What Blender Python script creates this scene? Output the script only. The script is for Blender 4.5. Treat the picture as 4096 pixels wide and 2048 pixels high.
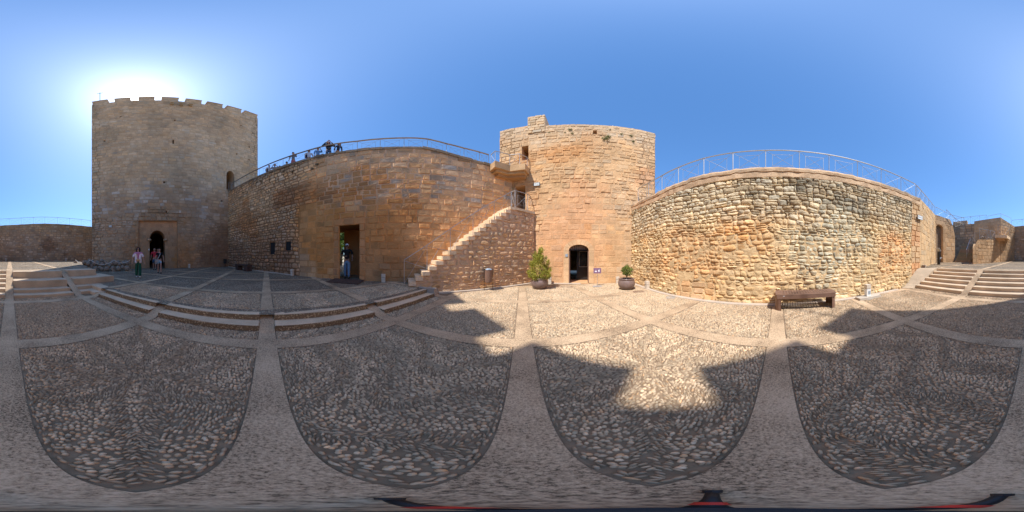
import bpy, math, random
import numpy as np
from mathutils import Vector
random.seed(7); rng = np.random.default_rng(7)
R = math.radians
sc = bpy.context.scene
for o in list(bpy.data.objects): bpy.data.objects.remove(o)
COL = sc.collection

# ------------------------------------------------------------------ camera, sky, sun, exposure
EYE = 1.5
cd = bpy.data.cameras.new('camera'); cam = bpy.data.objects.new('camera', cd); COL.objects.link(cam)
cd.type = 'PANO'
try: cd.panorama_type = 'EQUIRECTANGULAR'
except Exception: cd.cycles.panorama_type = 'EQUIRECTANGULAR'
cd.clip_start = 0.02; cd.clip_end = 3000
cam.location = (0, 0, EYE); cam.rotation_euler = (R(90), 0, 0)
sc.camera = cam
SUN_AZ, SUN_EL = -132.1, 54.6            # bearing clockwise from +Y, height
sd = Vector((math.sin(R(SUN_AZ))*math.cos(R(SUN_EL)), math.cos(R(SUN_AZ))*math.cos(R(SUN_EL)), math.sin(R(SUN_EL))))
sl = bpy.data.lights.new('sun', 'SUN'); sl.energy = 3.1; sl.angle = R(0.35); sl.color = (1.0, 0.965, 0.93)
so = bpy.data.objects.new('sun', sl); COL.objects.link(so); so.location = sd*60
so.rotation_euler = (-sd).to_track_quat('-Z', 'Y').to_euler()
w = bpy.data.worlds.new('World'); sc.world = w; w.use_nodes = True
nt = w.node_tree; nt.nodes.clear()
wo = nt.nodes.new('ShaderNodeOutputWorld'); bg = nt.nodes.new('ShaderNodeBackground')
sky = nt.nodes.new('ShaderNodeTexSky'); sky.sky_type = 'NISHITA'; sky.sun_disc = False
sky.sun_elevation = R(SUN_EL); sky.sun_rotation = R(SUN_AZ); sky.altitude = 900
sky.air_density = 1.0; sky.dust_density = 1.2; sky.ozone_density = 2.0
# bright haze round the sun (circumsolar aureole), part of the sky itself
tc = nt.nodes.new('ShaderNodeTexCoord')
dot = nt.nodes.new('ShaderNodeVectorMath'); dot.operation = 'DOT_PRODUCT'
nrmv = nt.nodes.new('ShaderNodeVectorMath'); nrmv.operation = 'NORMALIZE'
nt.links.new(tc.outputs['Generated'], nrmv.inputs[0]); nt.links.new(nrmv.outputs[0], dot.inputs[0]); dot.inputs[1].default_value = sd
def wmath(op, a, b=None):
    m = nt.nodes.new('ShaderNodeMath'); m.operation = op
    for i, v in enumerate((a, b)):
        if v is None: continue
        if isinstance(v, (int, float)): m.inputs[i].default_value = v
        else: nt.links.new(v, m.inputs[i])
    return m.outputs[0]
cpos = wmath('MAXIMUM', dot.outputs['Value'], 0.0)
g1 = wmath('MULTIPLY', wmath('POWER', cpos, 950.0), 34.0)
g2 = wmath('MULTIPLY', wmath('POWER', cpos, 80.0), 1.2)
g3 = wmath('MULTIPLY', wmath('POWER', cpos, 5.0), 0.7)
gs = wmath('ADD', wmath('ADD', g1, g2), g3)
gc = nt.nodes.new('ShaderNodeCombineColor')
nt.links.new(gs, gc.inputs[0]); nt.links.new(gs, gc.inputs[1]); nt.links.new(gs, gc.inputs[2])
tint = nt.nodes.new('ShaderNodeMix'); tint.data_type = 'RGBA'; tint.blend_type = 'MULTIPLY'; tint.inputs[0].default_value = 1
nt.links.new(sky.outputs[0], tint.inputs[6]); tint.inputs[7].default_value = (0.78, 0.98, 1.12, 1)
addn = nt.nodes.new('ShaderNodeMix'); addn.data_type = 'RGBA'; addn.blend_type = 'ADD'; addn.inputs[0].default_value = 1; addn.clamp_result = False
flatn = nt.nodes.new('ShaderNodeMix'); flatn.data_type = 'RGBA'; flatn.inputs[0].default_value = 0.55
nt.links.new(tint.outputs[2], flatn.inputs[6]); flatn.inputs[7].default_value = (0.30, 1.00, 2.60, 1)
nt.links.new(flatn.outputs[2], addn.inputs[6]); nt.links.new(gc.outputs[0], addn.inputs[7])
nt.links.new(addn.outputs[2], bg.inputs[0]); bg.inputs[1].default_value = 0.15
nt.links.new(bg.outputs[0], wo.inputs[0])
sc.view_settings.view_transform = 'Standard'; sc.view_settings.look = 'None'
sc.view_settings.exposure = 0.92; sc.view_settings.gamma = 1.0
sc.cycles.max_bounces = 8; sc.cycles.diffuse_bounces = 6

# ------------------------------------------------------------------ surveying frames
def az(u): return (u/4096.0)*360.0-180.0          # bearing of a column of the surveyed panorama
def el(v): return 90.0-v/2048.0*180.0
def at(u, d, z=0.0):
    a = R(az(u)); return (d*math.sin(a), d*math.cos(a), z)
TT = np.array([0.7986, 0.6018]); NN = np.array([-0.6018, 0.7986])    # along / across the long curtain wall
def W(s, n): return (s*TT[0]+n*NN[0], s*TT[1]+n*NN[1])
GA = R(3.5); GX = np.array([math.cos(GA), -math.sin(GA)]); GY = np.array([math.sin(GA), math.cos(GA)]); G0 = np.array([0.022, 0.016])
def G(x, y): return (G0[0]+x*GX[0]+y*GY[0], G0[1]+x*GX[1]+y*GY[1])
def toG(px, py):
    q = np.array([px, py])-G0; return float(q@GX), float(q@GY)

# ------------------------------------------------------------------ noise
def _h(ix, iy, s):
    v = np.sin(ix*127.1+iy*311.7+s*74.7)*43758.5453
    return v-np.floor(v)
def vn(x, y, s=0):
    x = np.asarray(x, float); y = np.asarray(y, float)
    ix = np.floor(x); iy = np.floor(y); fx = x-ix; fy = y-iy
    fx = fx*fx*(3-2*fx); fy = fy*fy*(3-2*fy)
    return (_h(ix, iy, s)*(1-fx)+_h(ix+1, iy, s)*fx)*(1-fy)+(_h(ix, iy+1, s)*(1-fx)+_h(ix+1, iy+1, s)*fx)*fy
def fbm(x, y, s=0, o=3):
    t = 0; a = 0.5; n = 0
    for i in range(o):
        t = t+a*vn(x*2**i, y*2**i, s+i*13); n += a; a *= 0.5
    return t/n
def sst(a, b, x): t = np.clip((np.asarray(x, float)-a)/(b-a), 0, 1); return t*t*(3-2*t)
def blob(x, z, cx, cz, rx, rz, s=0, soft=0.5):     # soft edged patch with a ragged outline
    d = np.sqrt(((x-cx)/rx)**2+((z-cz)/rz)**2)+(fbm(x*1.1, z*1.1, s)-0.5)*1.3
    return 1-sst(1-soft, 1+soft*0.4, d)
def mixc(c, k, m): m = np.asarray(m)[..., None]; return c*(1-m)+np.array(k)*m

# ------------------------------------------------------------------ materials
MATS = {}
def newmat(name):
    m = bpy.data.materials.new(name); m.use_nodes = True; MATS[name] = m
    n = m.node_tree; b = n.nodes['Principled BSDF']; return m, n, b
def L(n, a, b): n.links.new(a, b)
def noise_fac(n, scale, lo, hi, detail=4, coord='Object', rough=0.6):
    t = n.nodes.new('ShaderNodeTexCoord'); x = n.nodes.new('ShaderNodeTexNoise'); x.inputs['Scale'].default_value = scale
    x.inputs['Detail'].default_value = detail; x.inputs['Roughness'].default_value = rough
    L(n, t.outputs[coord], x.inputs['Vector'])
    r = n.nodes.new('ShaderNodeMapRange'); r.inputs[1].default_value = 0.3; r.inputs[2].default_value = 0.7; r.inputs[3].default_value = lo; r.inputs[4].default_value = hi
    L(n, x.outputs[0], r.inputs[0]); return r.outputs[0], x.outputs[0], t.outputs[coord]
def stone_mat(name, fine=(0.82, 1.18), bump=0.5, bscale=14, speck=0.0, blotch=(0.85, 1.15), dist=0.02, gain=(1.0, 1.0, 1.0)):
    m, n, b = newmat(name)
    a = n.nodes.new('ShaderNodeAttribute'); a.attribute_name = 'tone'
    f1, r1, co = noise_fac(n, bscale*2.2, fine[0], fine[1], 5)
    f2, r2, _ = noise_fac(n, 1.7, blotch[0], blotch[1], 4)
    mm = n.nodes.new('ShaderNodeMath'); mm.operation = 'MULTIPLY'; L(n, f1, mm.inputs[0]); L(n, f2, mm.inputs[1])
    vm = n.nodes.new('ShaderNodeVectorMath'); vm.operation = 'SCALE'; L(n, a.outputs['Color'], vm.inputs[0]); L(n, mm.outputs[0], vm.inputs['Scale'])
    gm = n.nodes.new('ShaderNodeVectorMath'); gm.operation = 'MULTIPLY'; L(n, vm.outputs[0], gm.inputs[0]); gm.inputs[1].default_value = gain; out = gm.outputs[0]
    if speck > 0:     # pale and dark lichen spots
        v = n.nodes.new('ShaderNodeTexVoronoi'); v.inputs['Scale'].default_value = 22; L(n, co, v.inputs['Vector'])
        rp = n.nodes.new('ShaderNodeMapRange'); rp.inputs[1].default_value = 0.0; rp.inputs[2].default_value = 0.32; rp.inputs[3].default_value = speck; rp.inputs[4].default_value = 0
        L(n, v.outputs['Distance'], rp.inputs[0])
        mx = n.nodes.new('ShaderNodeMix'); mx.data_type = 'RGBA'; L(n, rp.outputs[0], mx.inputs[0]); L(n, out, mx.inputs[6]); mx.inputs[7].default_value = (0.2, 0.15, 0.1, 1)
        out = mx.outputs[2]
    L(n, out, b.inputs['Base Color']); b.inputs['Roughness'].default_value = 0.95; b.inputs['Specular IOR Level'].default_value = 0.15
    nb = n.nodes.new('ShaderNodeTexNoise'); nb.inputs['Scale'].default_value = bscale; nb.inputs['Detail'].default_value = 8; nb.inputs['Roughness'].default_value = 0.7
    L(n, co, nb.inputs['Vector'])
    bp = n.nodes.new('ShaderNodeBump'); bp.inputs['Strength'].default_value = bump; bp.inputs['Distance'].default_value = dist
    L(n, nb.outputs[0], bp.inputs['Height']); L(n, bp.outputs[0], b.inputs['Normal'])
    return m
M_ST = stone_mat('weathered_stone', speck=0.35, bump=0.7, gain=(1.42, 1.26, 1.12))
M_RB = stone_mat('rubble_stone', bump=0.8, bscale=22, dist=0.02, speck=0.25, gain=(1.23, 1.13, 0.98))
M_STEP = stone_mat('smooth_concrete_step', fine=(0.85, 1.15), bump=0.35, bscale=30, dist=0.006, speck=0.15)
M_PB = stone_mat('pebble_stone', bump=0.15, bscale=30, fine=(0.9, 1.1), blotch=(0.9, 1.1), dist=0.004, gain=(1.88, 1.52, 1.08))
M_AG = stone_mat('aggregate_concrete', fine=(0.75, 1.25), bump=0.9, bscale=36, speck=0.2, dist=0.012, gain=(1.2, 1.15, 1.1))
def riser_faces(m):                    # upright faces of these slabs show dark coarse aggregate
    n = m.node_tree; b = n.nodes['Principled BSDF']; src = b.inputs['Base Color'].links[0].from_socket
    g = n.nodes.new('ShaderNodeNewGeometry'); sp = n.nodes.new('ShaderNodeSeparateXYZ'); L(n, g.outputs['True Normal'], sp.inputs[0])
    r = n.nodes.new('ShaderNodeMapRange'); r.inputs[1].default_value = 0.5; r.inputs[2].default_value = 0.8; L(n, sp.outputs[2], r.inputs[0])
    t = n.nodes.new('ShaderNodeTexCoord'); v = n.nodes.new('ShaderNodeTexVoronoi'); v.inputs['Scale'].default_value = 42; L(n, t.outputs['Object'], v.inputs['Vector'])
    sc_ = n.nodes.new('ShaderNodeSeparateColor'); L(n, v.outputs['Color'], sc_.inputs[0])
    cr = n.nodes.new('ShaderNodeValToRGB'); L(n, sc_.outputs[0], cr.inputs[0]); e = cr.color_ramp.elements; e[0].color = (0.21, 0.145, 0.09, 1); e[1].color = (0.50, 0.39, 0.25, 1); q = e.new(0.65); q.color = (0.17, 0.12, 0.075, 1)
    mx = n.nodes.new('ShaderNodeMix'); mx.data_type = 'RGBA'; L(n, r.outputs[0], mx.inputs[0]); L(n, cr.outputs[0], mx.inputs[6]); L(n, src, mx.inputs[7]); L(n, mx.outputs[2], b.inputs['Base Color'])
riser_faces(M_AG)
def plain(name, c, rough=0.6, metal=0.0, var=(0.85, 1.15), scale=6, spec=0.4, bump=0.0, bsc=40):
    m, n, b = newmat(name)
    f, r, co = noise_fac(n, scale, var[0], var[1], 5)
    vm = n.nodes.new('ShaderNodeVectorMath'); vm.operation = 'SCALE'; vm.inputs[0].default_value = c; L(n, f, vm.inputs['Scale'])
    L(n, vm.outputs[0], b.inputs['Base Color']); b.inputs['Roughness'].default_value = rough; b.inputs['Metallic'].default_value = metal; b.inputs['Specular IOR Level'].default_value = spec
    if bump > 0:
        x = n.nodes.new('ShaderNodeTexNoise'); x.inputs['Scale'].default_value = bsc; x.inputs['Detail'].default_value = 6; L(n, co, x.inputs['Vector'])
        bp = n.nodes.new('ShaderNodeBump'); bp.inputs['Strength'].default_value = bump; bp.inputs['Distance'].default_value = 0.01; L(n, x.outputs[0], bp.inputs['Height']); L(n, bp.outputs[0], b.inputs['Normal'])
    return m
# band of pinkish brushed concrete, speckled with dark lichen
def band_mat():
    m, n, b = newmat('pink_concrete')
    t = n.nodes.new('ShaderNodeTexCoord')
    a = n.nodes.new('ShaderNodeTexNoise'); a.inputs['Scale'].default_value = 62; a.inputs['Detail'].default_value = 3; a.inputs['Roughness'].default_value = 0.8; L(n, t.outputs['Object'], a.inputs['Vector'])
    c = n.nodes.new('ShaderNodeTexNoise'); c.inputs['Scale'].default_value = 1.3; c.inputs['Detail'].default_value = 5; L(n, t.outputs['Object'], c.inputs['Vector'])
    s = n.nodes.new('ShaderNodeMath'); s.operation = 'MULTIPLY_ADD'; L(n, c.outputs[0], s.inputs[0]); s.inputs[1].default_value = 0.5; L(n, a.outputs[0], s.inputs[2])
    r = n.nodes.new('ShaderNodeValToRGB'); L(n, s.outputs[0], r.inputs[0])
    e = r.color_ramp.elements; e[0].position = 0.56; e[0].color = (0.10, 0.07, 0.045, 1); e[1].position = 0.92; e[1].color = (0.66, 0.48, 0.31, 1)
    q = r.color_ramp.elements.new(0.74); q.color = (0.46, 0.325, 0.20, 1)
    L(n, r.outputs[0], b.inputs['Base Color']); b.inputs['Roughness'].default_value = 0.92; b.inputs['Specular IOR Level'].default_value = 0.2
    bp = n.nodes.new('ShaderNodeBump'); bp.inputs['Strength'].default_value = 0.4; bp.inputs['Distance'].default_value = 0.006; L(n, a.outputs[0], bp.inputs['Height']); L(n, bp.outputs[0], b.inputs['Normal'])
    return m
M_BAND = band_mat()
def cobble_mat():
    m, n, b = newmat('pebble_paving')
    t = n.nodes.new('ShaderNodeTexCoord')
    mp = n.nodes.new('ShaderNodeMapping'); mp.inputs['Scale'].default_value = (1, 1, 1); L(n, t.outputs['Object'], mp.inputs[0])
    v = n.nodes.new('ShaderNodeTexVoronoi'); v.inputs['Scale'].default_value = 19; L(n, mp.outputs[0], v.inputs['Vector'])
    v2 = n.nodes.new('ShaderNodeTexVoronoi'); v2.feature = 'DISTANCE_TO_EDGE'; v2.inputs['Scale'].default_value = 19; L(n, mp.outputs[0], v2.inputs['Vector'])
    hs = n.nodes.new('ShaderNodeSeparateColor'); L(n, v.outputs['Color'], hs.inputs[0])
    r = n.nodes.new('ShaderNodeValToRGB'); L(n, hs.outputs[0], r.inputs[0]); e = r.color_ramp.elements
    e[0].color = (0.24, 0.185, 0.125, 1); e[1].color = (0.58, 0.47, 0.33, 1); q = e.new(0.6); q.color = (0.38, 0.30, 0.21, 1)
    k = n.nodes.new('ShaderNodeMapRange'); L(n, v2.outputs[0], k.inputs[0]); k.inputs[1].default_value = 0.06; k.inputs[2].default_value = 0.2
    mx = n.nodes.new('ShaderNodeMix'); mx.data_type = 'RGBA'; L(n, k.outputs[0], mx.inputs[0]); mx.inputs[6].default_value = (0.17, 0.13, 0.09, 1); L(n, r.outputs[0], mx.inputs[7])
    nz = n.nodes.new('ShaderNodeTexNoise'); nz.inputs['Scale'].default_value = 1.1; nz.inputs['Detail'].default_value = 5; L(n, t.outputs['Object'], nz.inputs['Vector'])
    f = n.nodes.new('ShaderNodeMapRange'); f.inputs[1].default_value = 0.3; f.inputs[2].default_value = 0.7; f.inputs[3].default_value = 0.8; f.inputs[4].default_value = 1.2; L(n, nz.outputs[0], f.inputs[0])
    vm = n.nodes.new('ShaderNodeVectorMath'); vm.operation = 'SCALE'; L(n, mx.outputs[2], vm.inputs[0]); L(n, f.outputs[0], vm.inputs['Scale'])
    L(n, vm.outputs[0], b.inputs['Base Color']); b.inputs['Roughness'].default_value = 0.85; b.inputs['Specular IOR Level'].default_value = 0.2
    bp = n.nodes.new('ShaderNodeBump'); bp.inputs['Strength'].default_value = 0.8; bp.inputs['Distance'].default_value = 0.02; L(n, k.outputs[0], bp.inputs['Height']); L(n, bp.outputs[0], b.inputs['Normal'])
    return m
M_COB = cobble_mat()
M_MORT = plain('paving_mortar', (0.25, 0.175, 0.11), 0.95, var=(0.7, 1.3), scale=9, spec=0.1, bump=0.6)
M_DIRT = plain('dry_earth', (0.42, 0.33, 0.22), 0.95, var=(0.75, 1.25), scale=0.8, spec=0.1)
M_GALV = plain('galvanised_steel', (0.42, 0.42, 0.42), 0.45, 0.35, (0.85, 1.1), 12)
M_WOODR = plain('weathered_handrail', (0.40, 0.33, 0.27), 0.55, 0.2, (0.8, 1.15), 5)
M_RUST = plain('brown_painted_steel', (0.215, 0.125, 0.088), 0.5, 0.1, (0.85, 1.15), 3)
M_CORT = plain('corten_steel', (0.10, 0.058, 0.045), 0.75, 0.2, (0.6, 1.3), 6)
M_IRON = plain('black_iron', (0.025, 0.024, 0.025), 0.5, 0.3)
M_PLAQ = plain('white_tile', (0.82, 0.82, 0.78), 0.35, 0, (0.95, 1.03))
M_INK = plain('faded_ink', (0.10, 0.14, 0.15), 0.6)
M_LAMP = plain('cream_stone_block', (0.62, 0.53, 0.42), 0.85, 0, (0.85, 1.1), 10)
M_POT = plain('brown_glazed_clay', (0.21, 0.145, 0.125), 0.28, 0.0, (0.85, 1.15), 4, 0.6)
M_SOIL = plain('potting_soil', (0.05, 0.035, 0.025), 0.95)
M_BARK = plain('bark', (0.16, 0.11, 0.075), 0.9)
M_ROPE = plain('white_rope', (0.66, 0.62, 0.55), 0.85)
M_MAUVE = plain('mauve_panel', (0.24, 0.135, 0.22), 0.45, 0, (0.9, 1.1))
M_WHITE = plain('white_print', (0.85, 0.84, 0.86), 0.5, 0, (0.97, 1.0))
M_GLASS = plain('dark_glass', (0.015, 0.017, 0.018), 0.08, 0, (0.9, 1.1), 5, 0.5)
M_BLACK = plain('black_rubber', (0.018, 0.018, 0.02), 0.55)
M_RED = plain('red_plastic', (0.55, 0.035, 0.02), 0.4)
M_ZINC = plain('dull_zinc_bag', (0.30, 0.36, 0.42), 0.35)
def leaf_mat(name, c1, c2):
    m, n, b = newmat(name)
    a = n.nodes.new('ShaderNodeAttribute'); a.attribute_name = 'tone'
    L(n, a.outputs['Color'], b.inputs['Base Color']); b.inputs['Roughness'].default_value = 0.6
    tr = n.nodes.new('ShaderNodeBsdfTranslucent'); L(n, a.outputs['Color'], tr.inputs[0])
    mx = n.nodes.new('ShaderNodeMixShader'); mx.inputs[0].default_value = 0.3
    L(n, b.outputs[0], mx.inputs[1]); L(n, tr.outputs[0], mx.inputs[2]); L(n, mx.outputs[0], n.nodes['Material Output'].inputs[0])
    return m
M_LEAF = leaf_mat('leaf', 0, 0)
_cm = {}
def cloth(c, rough=0.9, name='cloth'):
    k = (tuple(c), rough, name)
    if k not in _cm: _cm[k] = plain(name, c, rough, 0, (0.85, 1.1), 14, 0.2)
    return _cm[k]

# ------------------------------------------------------------------ object helpers
def tag(o, label=None, cat=None, group=None, kind=None):
    if label: o['label'] = label
    if cat: o['category'] = cat
    if group: o['group'] = group
    if kind: o['kind'] = kind
    return o
def thing(name, label, cat, loc=(0, 0, 0), rot=0.0, group=None):
    o = bpy.data.objects.new(name, None); COL.objects.link(o); o.empty_display_size = 0.2
    o.location = loc; o.rotation_euler = (0, 0, rot); return tag(o, label, cat, group)
class MB:
    def __init__(s): s.V = []; s.F = []; s.C = []; s.n = 0
    def add(s, V, F, col=None):
        V = np.asarray(V, float).reshape(-1, 3); s.V.append(V)
        s.F.append([list(np.asarray(f)+s.n) for f in F] if not isinstance(F, np.ndarray) else F+s.n)
        if col is None: col = (0.5, 0.5, 0.5)
        col = np.asarray(col, float)
        s.C.append(np.broadcast_to(col, (len(V), 3)).copy()); s.n += len(V); return s
    def box(s, c, d, rz=0.0, col=None, tilt=None):
        x, y, z = [k/2 for k in d]
        P = np.array([[a, b, e] for e in (-z, z) for a, b in ((-x, -y), (x, -y), (x, y), (-x, y))])
        if tilt is not None:
            ct, st = math.cos(tilt), math.sin(tilt)
            P = np.stack([P[:, 0], P[:, 1]*ct-P[:, 2]*st, P[:, 1]*st+P[:, 2]*ct], 1)
        ca, sa = math.cos(rz), math.sin(rz)
        Q = np.stack([P[:, 0]*ca-P[:, 1]*sa, P[:, 0]*sa+P[:, 1]*ca, P[:, 2]], 1)+np.array(c)
        return s.add(Q, [[0, 3, 2, 1], [4, 5, 6, 7], [0, 1, 5, 4], [1, 2, 6, 5], [2, 3, 7, 6], [3, 0, 4, 7]], col)
    def tube(s, pts, r, n=8, col=None, caps=True):
        pts = [np.array(p, float) for p in pts]; m = len(pts)
        rr = r if hasattr(r, '__len__') else [r]*m
        V = []; up = np.array([0, 0, 1.0])
        for i, p in enumerate(pts):
            t = pts[min(i+1, m-1)]-pts[max(i-1, 0)]; t = t/(np.linalg.norm(t)+1e-9)
            a = np.cross(t, up); 
            if np.linalg.norm(a) < 1e-3: a = np.array([1.0, 0, 0])
            a = a/np.linalg.norm(a); b = np.cross(t, a)
            for k in range(n):
                g = 2*math.pi*k/n; V.append(p+rr[i]*(a*math.cos(g)+b*math.sin(g)))
        F = [[i*n+k, i*n+(k+1) % n, (i+1)*n+(k+1) % n, (i+1)*n+k] for i in range(m-1) for k in range(n)]
        if caps: F += [list(range(n))[::-1], [(m-1)*n+k for k in range(n)]]
        return s.add(V, F, col)
    def prism(s, foot, z0, z1, col=None):
        n = len(foot); zt = z1 if hasattr(z1, '__len__') else [z1]*n
        V = [(p[0], p[1], z0) for p in foot]+[(p[0], p[1], zt[i]) for i, p in enumerate(foot)]
        F = [[i, (i+1) % n, n+(i+1) % n, n+i] for i in range(n)]+[list(range(n))[::-1], list(range(n, 2*n))]
        return s.add(V, F, col)
    def lathe(s, prof, c=(0, 0, 0), n=24, col=None):
        V = [(c[0]+r*math.cos(2*math.pi*k/n), c[1]+r*math.sin(2*math.pi*k/n), c[2]+z) for r, z in prof for k in range(n)]
        F = [[i*n+k, i*n+(k+1) % n, (i+1)*n+(k+1) % n, (i+1)*n+k] for i in range(len(prof)-1) for k in range(n)]
        return s.add(V, F, col)
    def ball(s, c, r, n=10, col=None, rough=0.0, seed=0):
        rx, ry, rz = (r, r, r) if not hasattr(r, '__len__') else r
        V = []; 
        for i in range(n+1):
            a = math.pi*i/n
            for k in range(2*n):
                b = math.pi*k/n; V.append((math.sin(a)*math.cos(b), math.sin(a)*math.sin(b), math.cos(a)))
        V = np.array(V)
        if rough: V = V*(1+rough*(fbm(V[:, 0]*2.3+V[:, 2]*1.7+seed, V[:, 1]*2.3-V[:, 2]*1.3, seed)[:, None]-0.5)*2)
        V = V*np.array([rx, ry, rz])+np.array(c)
        m = 2*n
        F = [[i*m+k, (i+1)*m+k, (i+1)*m+(k+1) % m, i*m+(k+1) % m] for i in range(n) for k in range(m)]
        return s.add(V, F, col)
    def build(s, name, mat, parent=None, smooth=False, loc=None):
        V = np.concatenate(s.V); me = bpy.data.meshes.new(name)
        sizes = []; loops = []
        for F in s.F:
            if isinstance(F, np.ndarray): sizes.append(np.full(len(F), F.shape[1])); loops.append(F.ravel())
            elif len(F): sizes.append(np.array([len(f) for f in F])); loops.append(np.concatenate([np.array(f) for f in F]))
        sizes = np.concatenate(sizes); loops = np.concatenate(loops)
        me.vertices.add(len(V)); me.vertices.foreach_set('co', V.ravel().astype(np.float32))
        me.loops.add(len(loops)); me.loops.foreach_set('vertex_index', loops.astype(np.int32))
        me.polygons.add(len(sizes)); st = np.concatenate([[0], np.cumsum(sizes)[:-1]])
        me.polygons.foreach_set('loop_start', st.astype(np.int32)); me.polygons.foreach_set('loop_total', sizes.astype(np.int32))
        me.polygons.foreach_set('use_smooth', np.full(len(sizes), smooth))
        me.update(calc_edges=True)
        C = np.concatenate(s.C); a = me.color_attributes.new('tone', 'FLOAT_COLOR', 'POINT')
        a.data.foreach_set('color', np.concatenate([C, np.ones((len(C), 1))], 1).ravel().astype(np.float32))
        me.validate()
        me.materials.append(mat)
        o = bpy.data.objects.new(name, me); COL.objects.link(o)
        if parent is not None: o.parent = parent
        if loc is not None: o.location = loc
        return o
def text_mesh(body, size, mat, parent, loc, rot, name='lettering', align='CENTER', ext=0.0015):
    c = bpy.data.curves.new(name, 'FONT'); c.body = body; c.size = size; c.align_x = align; c.align_y = 'CENTER'; c.extrude = ext
    t = bpy.data.objects.new('tmp', c); COL.objects.link(t); bpy.context.view_layer.update()
    me = bpy.data.meshes.new_from_object(t.evaluated_get(bpy.context.evaluated_depsgraph_get()))
    bpy.data.objects.remove(t); o = bpy.data.objects.new(name, me); COL.objects.link(o); o.parent = parent
    me.materials.clear(); me.materials.append(mat); o.location = loc; o.rotation_euler = rot; return o

# ------------------------------------------------------------------ paths, slabs and masonry
class Path:                                   # plan line walked left to right as seen from outside the wall
    def __init__(s, pts, smooth=False):
        P = np.array(pts, float)
        if smooth and len(P) > 2:
            t = np.arange(len(P)); tt = np.linspace(0, len(P)-1, 20*(len(P)-1)+1)
            Q = []
            for k in tt:
                i = min(int(k), len(P)-2); f = k-i
                p0, p1, p2, p3 = P[max(i-1, 0)], P[i], P[i+1], P[min(i+2, len(P)-1)]
                Q.append(0.5*((2*p1)+(-p0+p2)*f+(2*p0-5*p1+4*p2-p3)*f*f+(-p0+3*p1-3*p2+p3)*f**3))
            P = np.array(Q)
        s.P = P; d = np.diff(P, axis=0); l = np.hypot(d[:, 0], d[:, 1]); s.t = np.concatenate([[0], np.cumsum(l)]); s.L = s.t[-1]
        T = d/l[:, None]; Tv = np.vstack([T[:1], (T[:-1]+T[1:])/2, T[-1:]]) ; Tv /= np.linalg.norm(Tv, axis=1)[:, None]
        s.T = Tv
    def pos(s, x, out=0.0):
        x = np.asarray(x, float); px = np.interp(x, s.t, s.P[:, 0]); py = np.interp(x, s.t, s.P[:, 1])
        ex = np.where(x < 0, x, np.where(x > s.L, x-s.L, 0)); tx = np.interp(x, s.t, s.T[:, 0]); ty = np.interp(x, s.t, s.T[:, 1])
        return px+ex*tx+ty*out, py+ex*ty-tx*out
    def rotz(s, x):
        tx = float(np.interp(x, s.t, s.T[:, 0])); ty = float(np.interp(x, s.t, s.T[:, 1])); return math.atan2(ty, tx)
    def meet(s, u):                          # where the bearing of column u crosses the line
        a = R(az(u)); D = np.array([math.sin(a), math.cos(a)])
        for i in range(len(s.P)-1):
            A, B = s.P[i], s.P[i+1]; e = B-A; M = np.array([[D[0], -e[0]], [D[1], -e[1]]])
            if abs(np.linalg.det(M)) < 1e-9: continue
            r, k = np.linalg.solve(M, A)
            if r > 0 and (-0.02 <= k <= 1.02 or len(s.P) == 2 or (i == len(s.P)-2 and 0 < k < 12) or (i == 0 and -12 < k < 0.5)): return float(s.t[i]+k*(s.t[i+1]-s.t[i])), float(r)
        raise ValueError(u)
    def pick(s, u, v): x, r = s.meet(u); return x, EYE+r*math.tan(R(el(v)))
    def rect(s, u0, u1, v0, v1):            # opening given by its four sides
        x0, r0 = s.meet(u0); x1, r1 = s.meet(u1); r = (r0+r1)/2
        return [x0, x1, EYE+r*math.tan(R(el(v1))), EYE+r*math.tan(R(el(v0)))]
def fz(v): return v if callable(v) else (lambda x, v=v: np.full(np.shape(x), float(v)))
def table(*p):
    xs = [a for a, b in p]; zs = [b for a, b in p]; return lambda x: np.interp(x, xs, zs)
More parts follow.
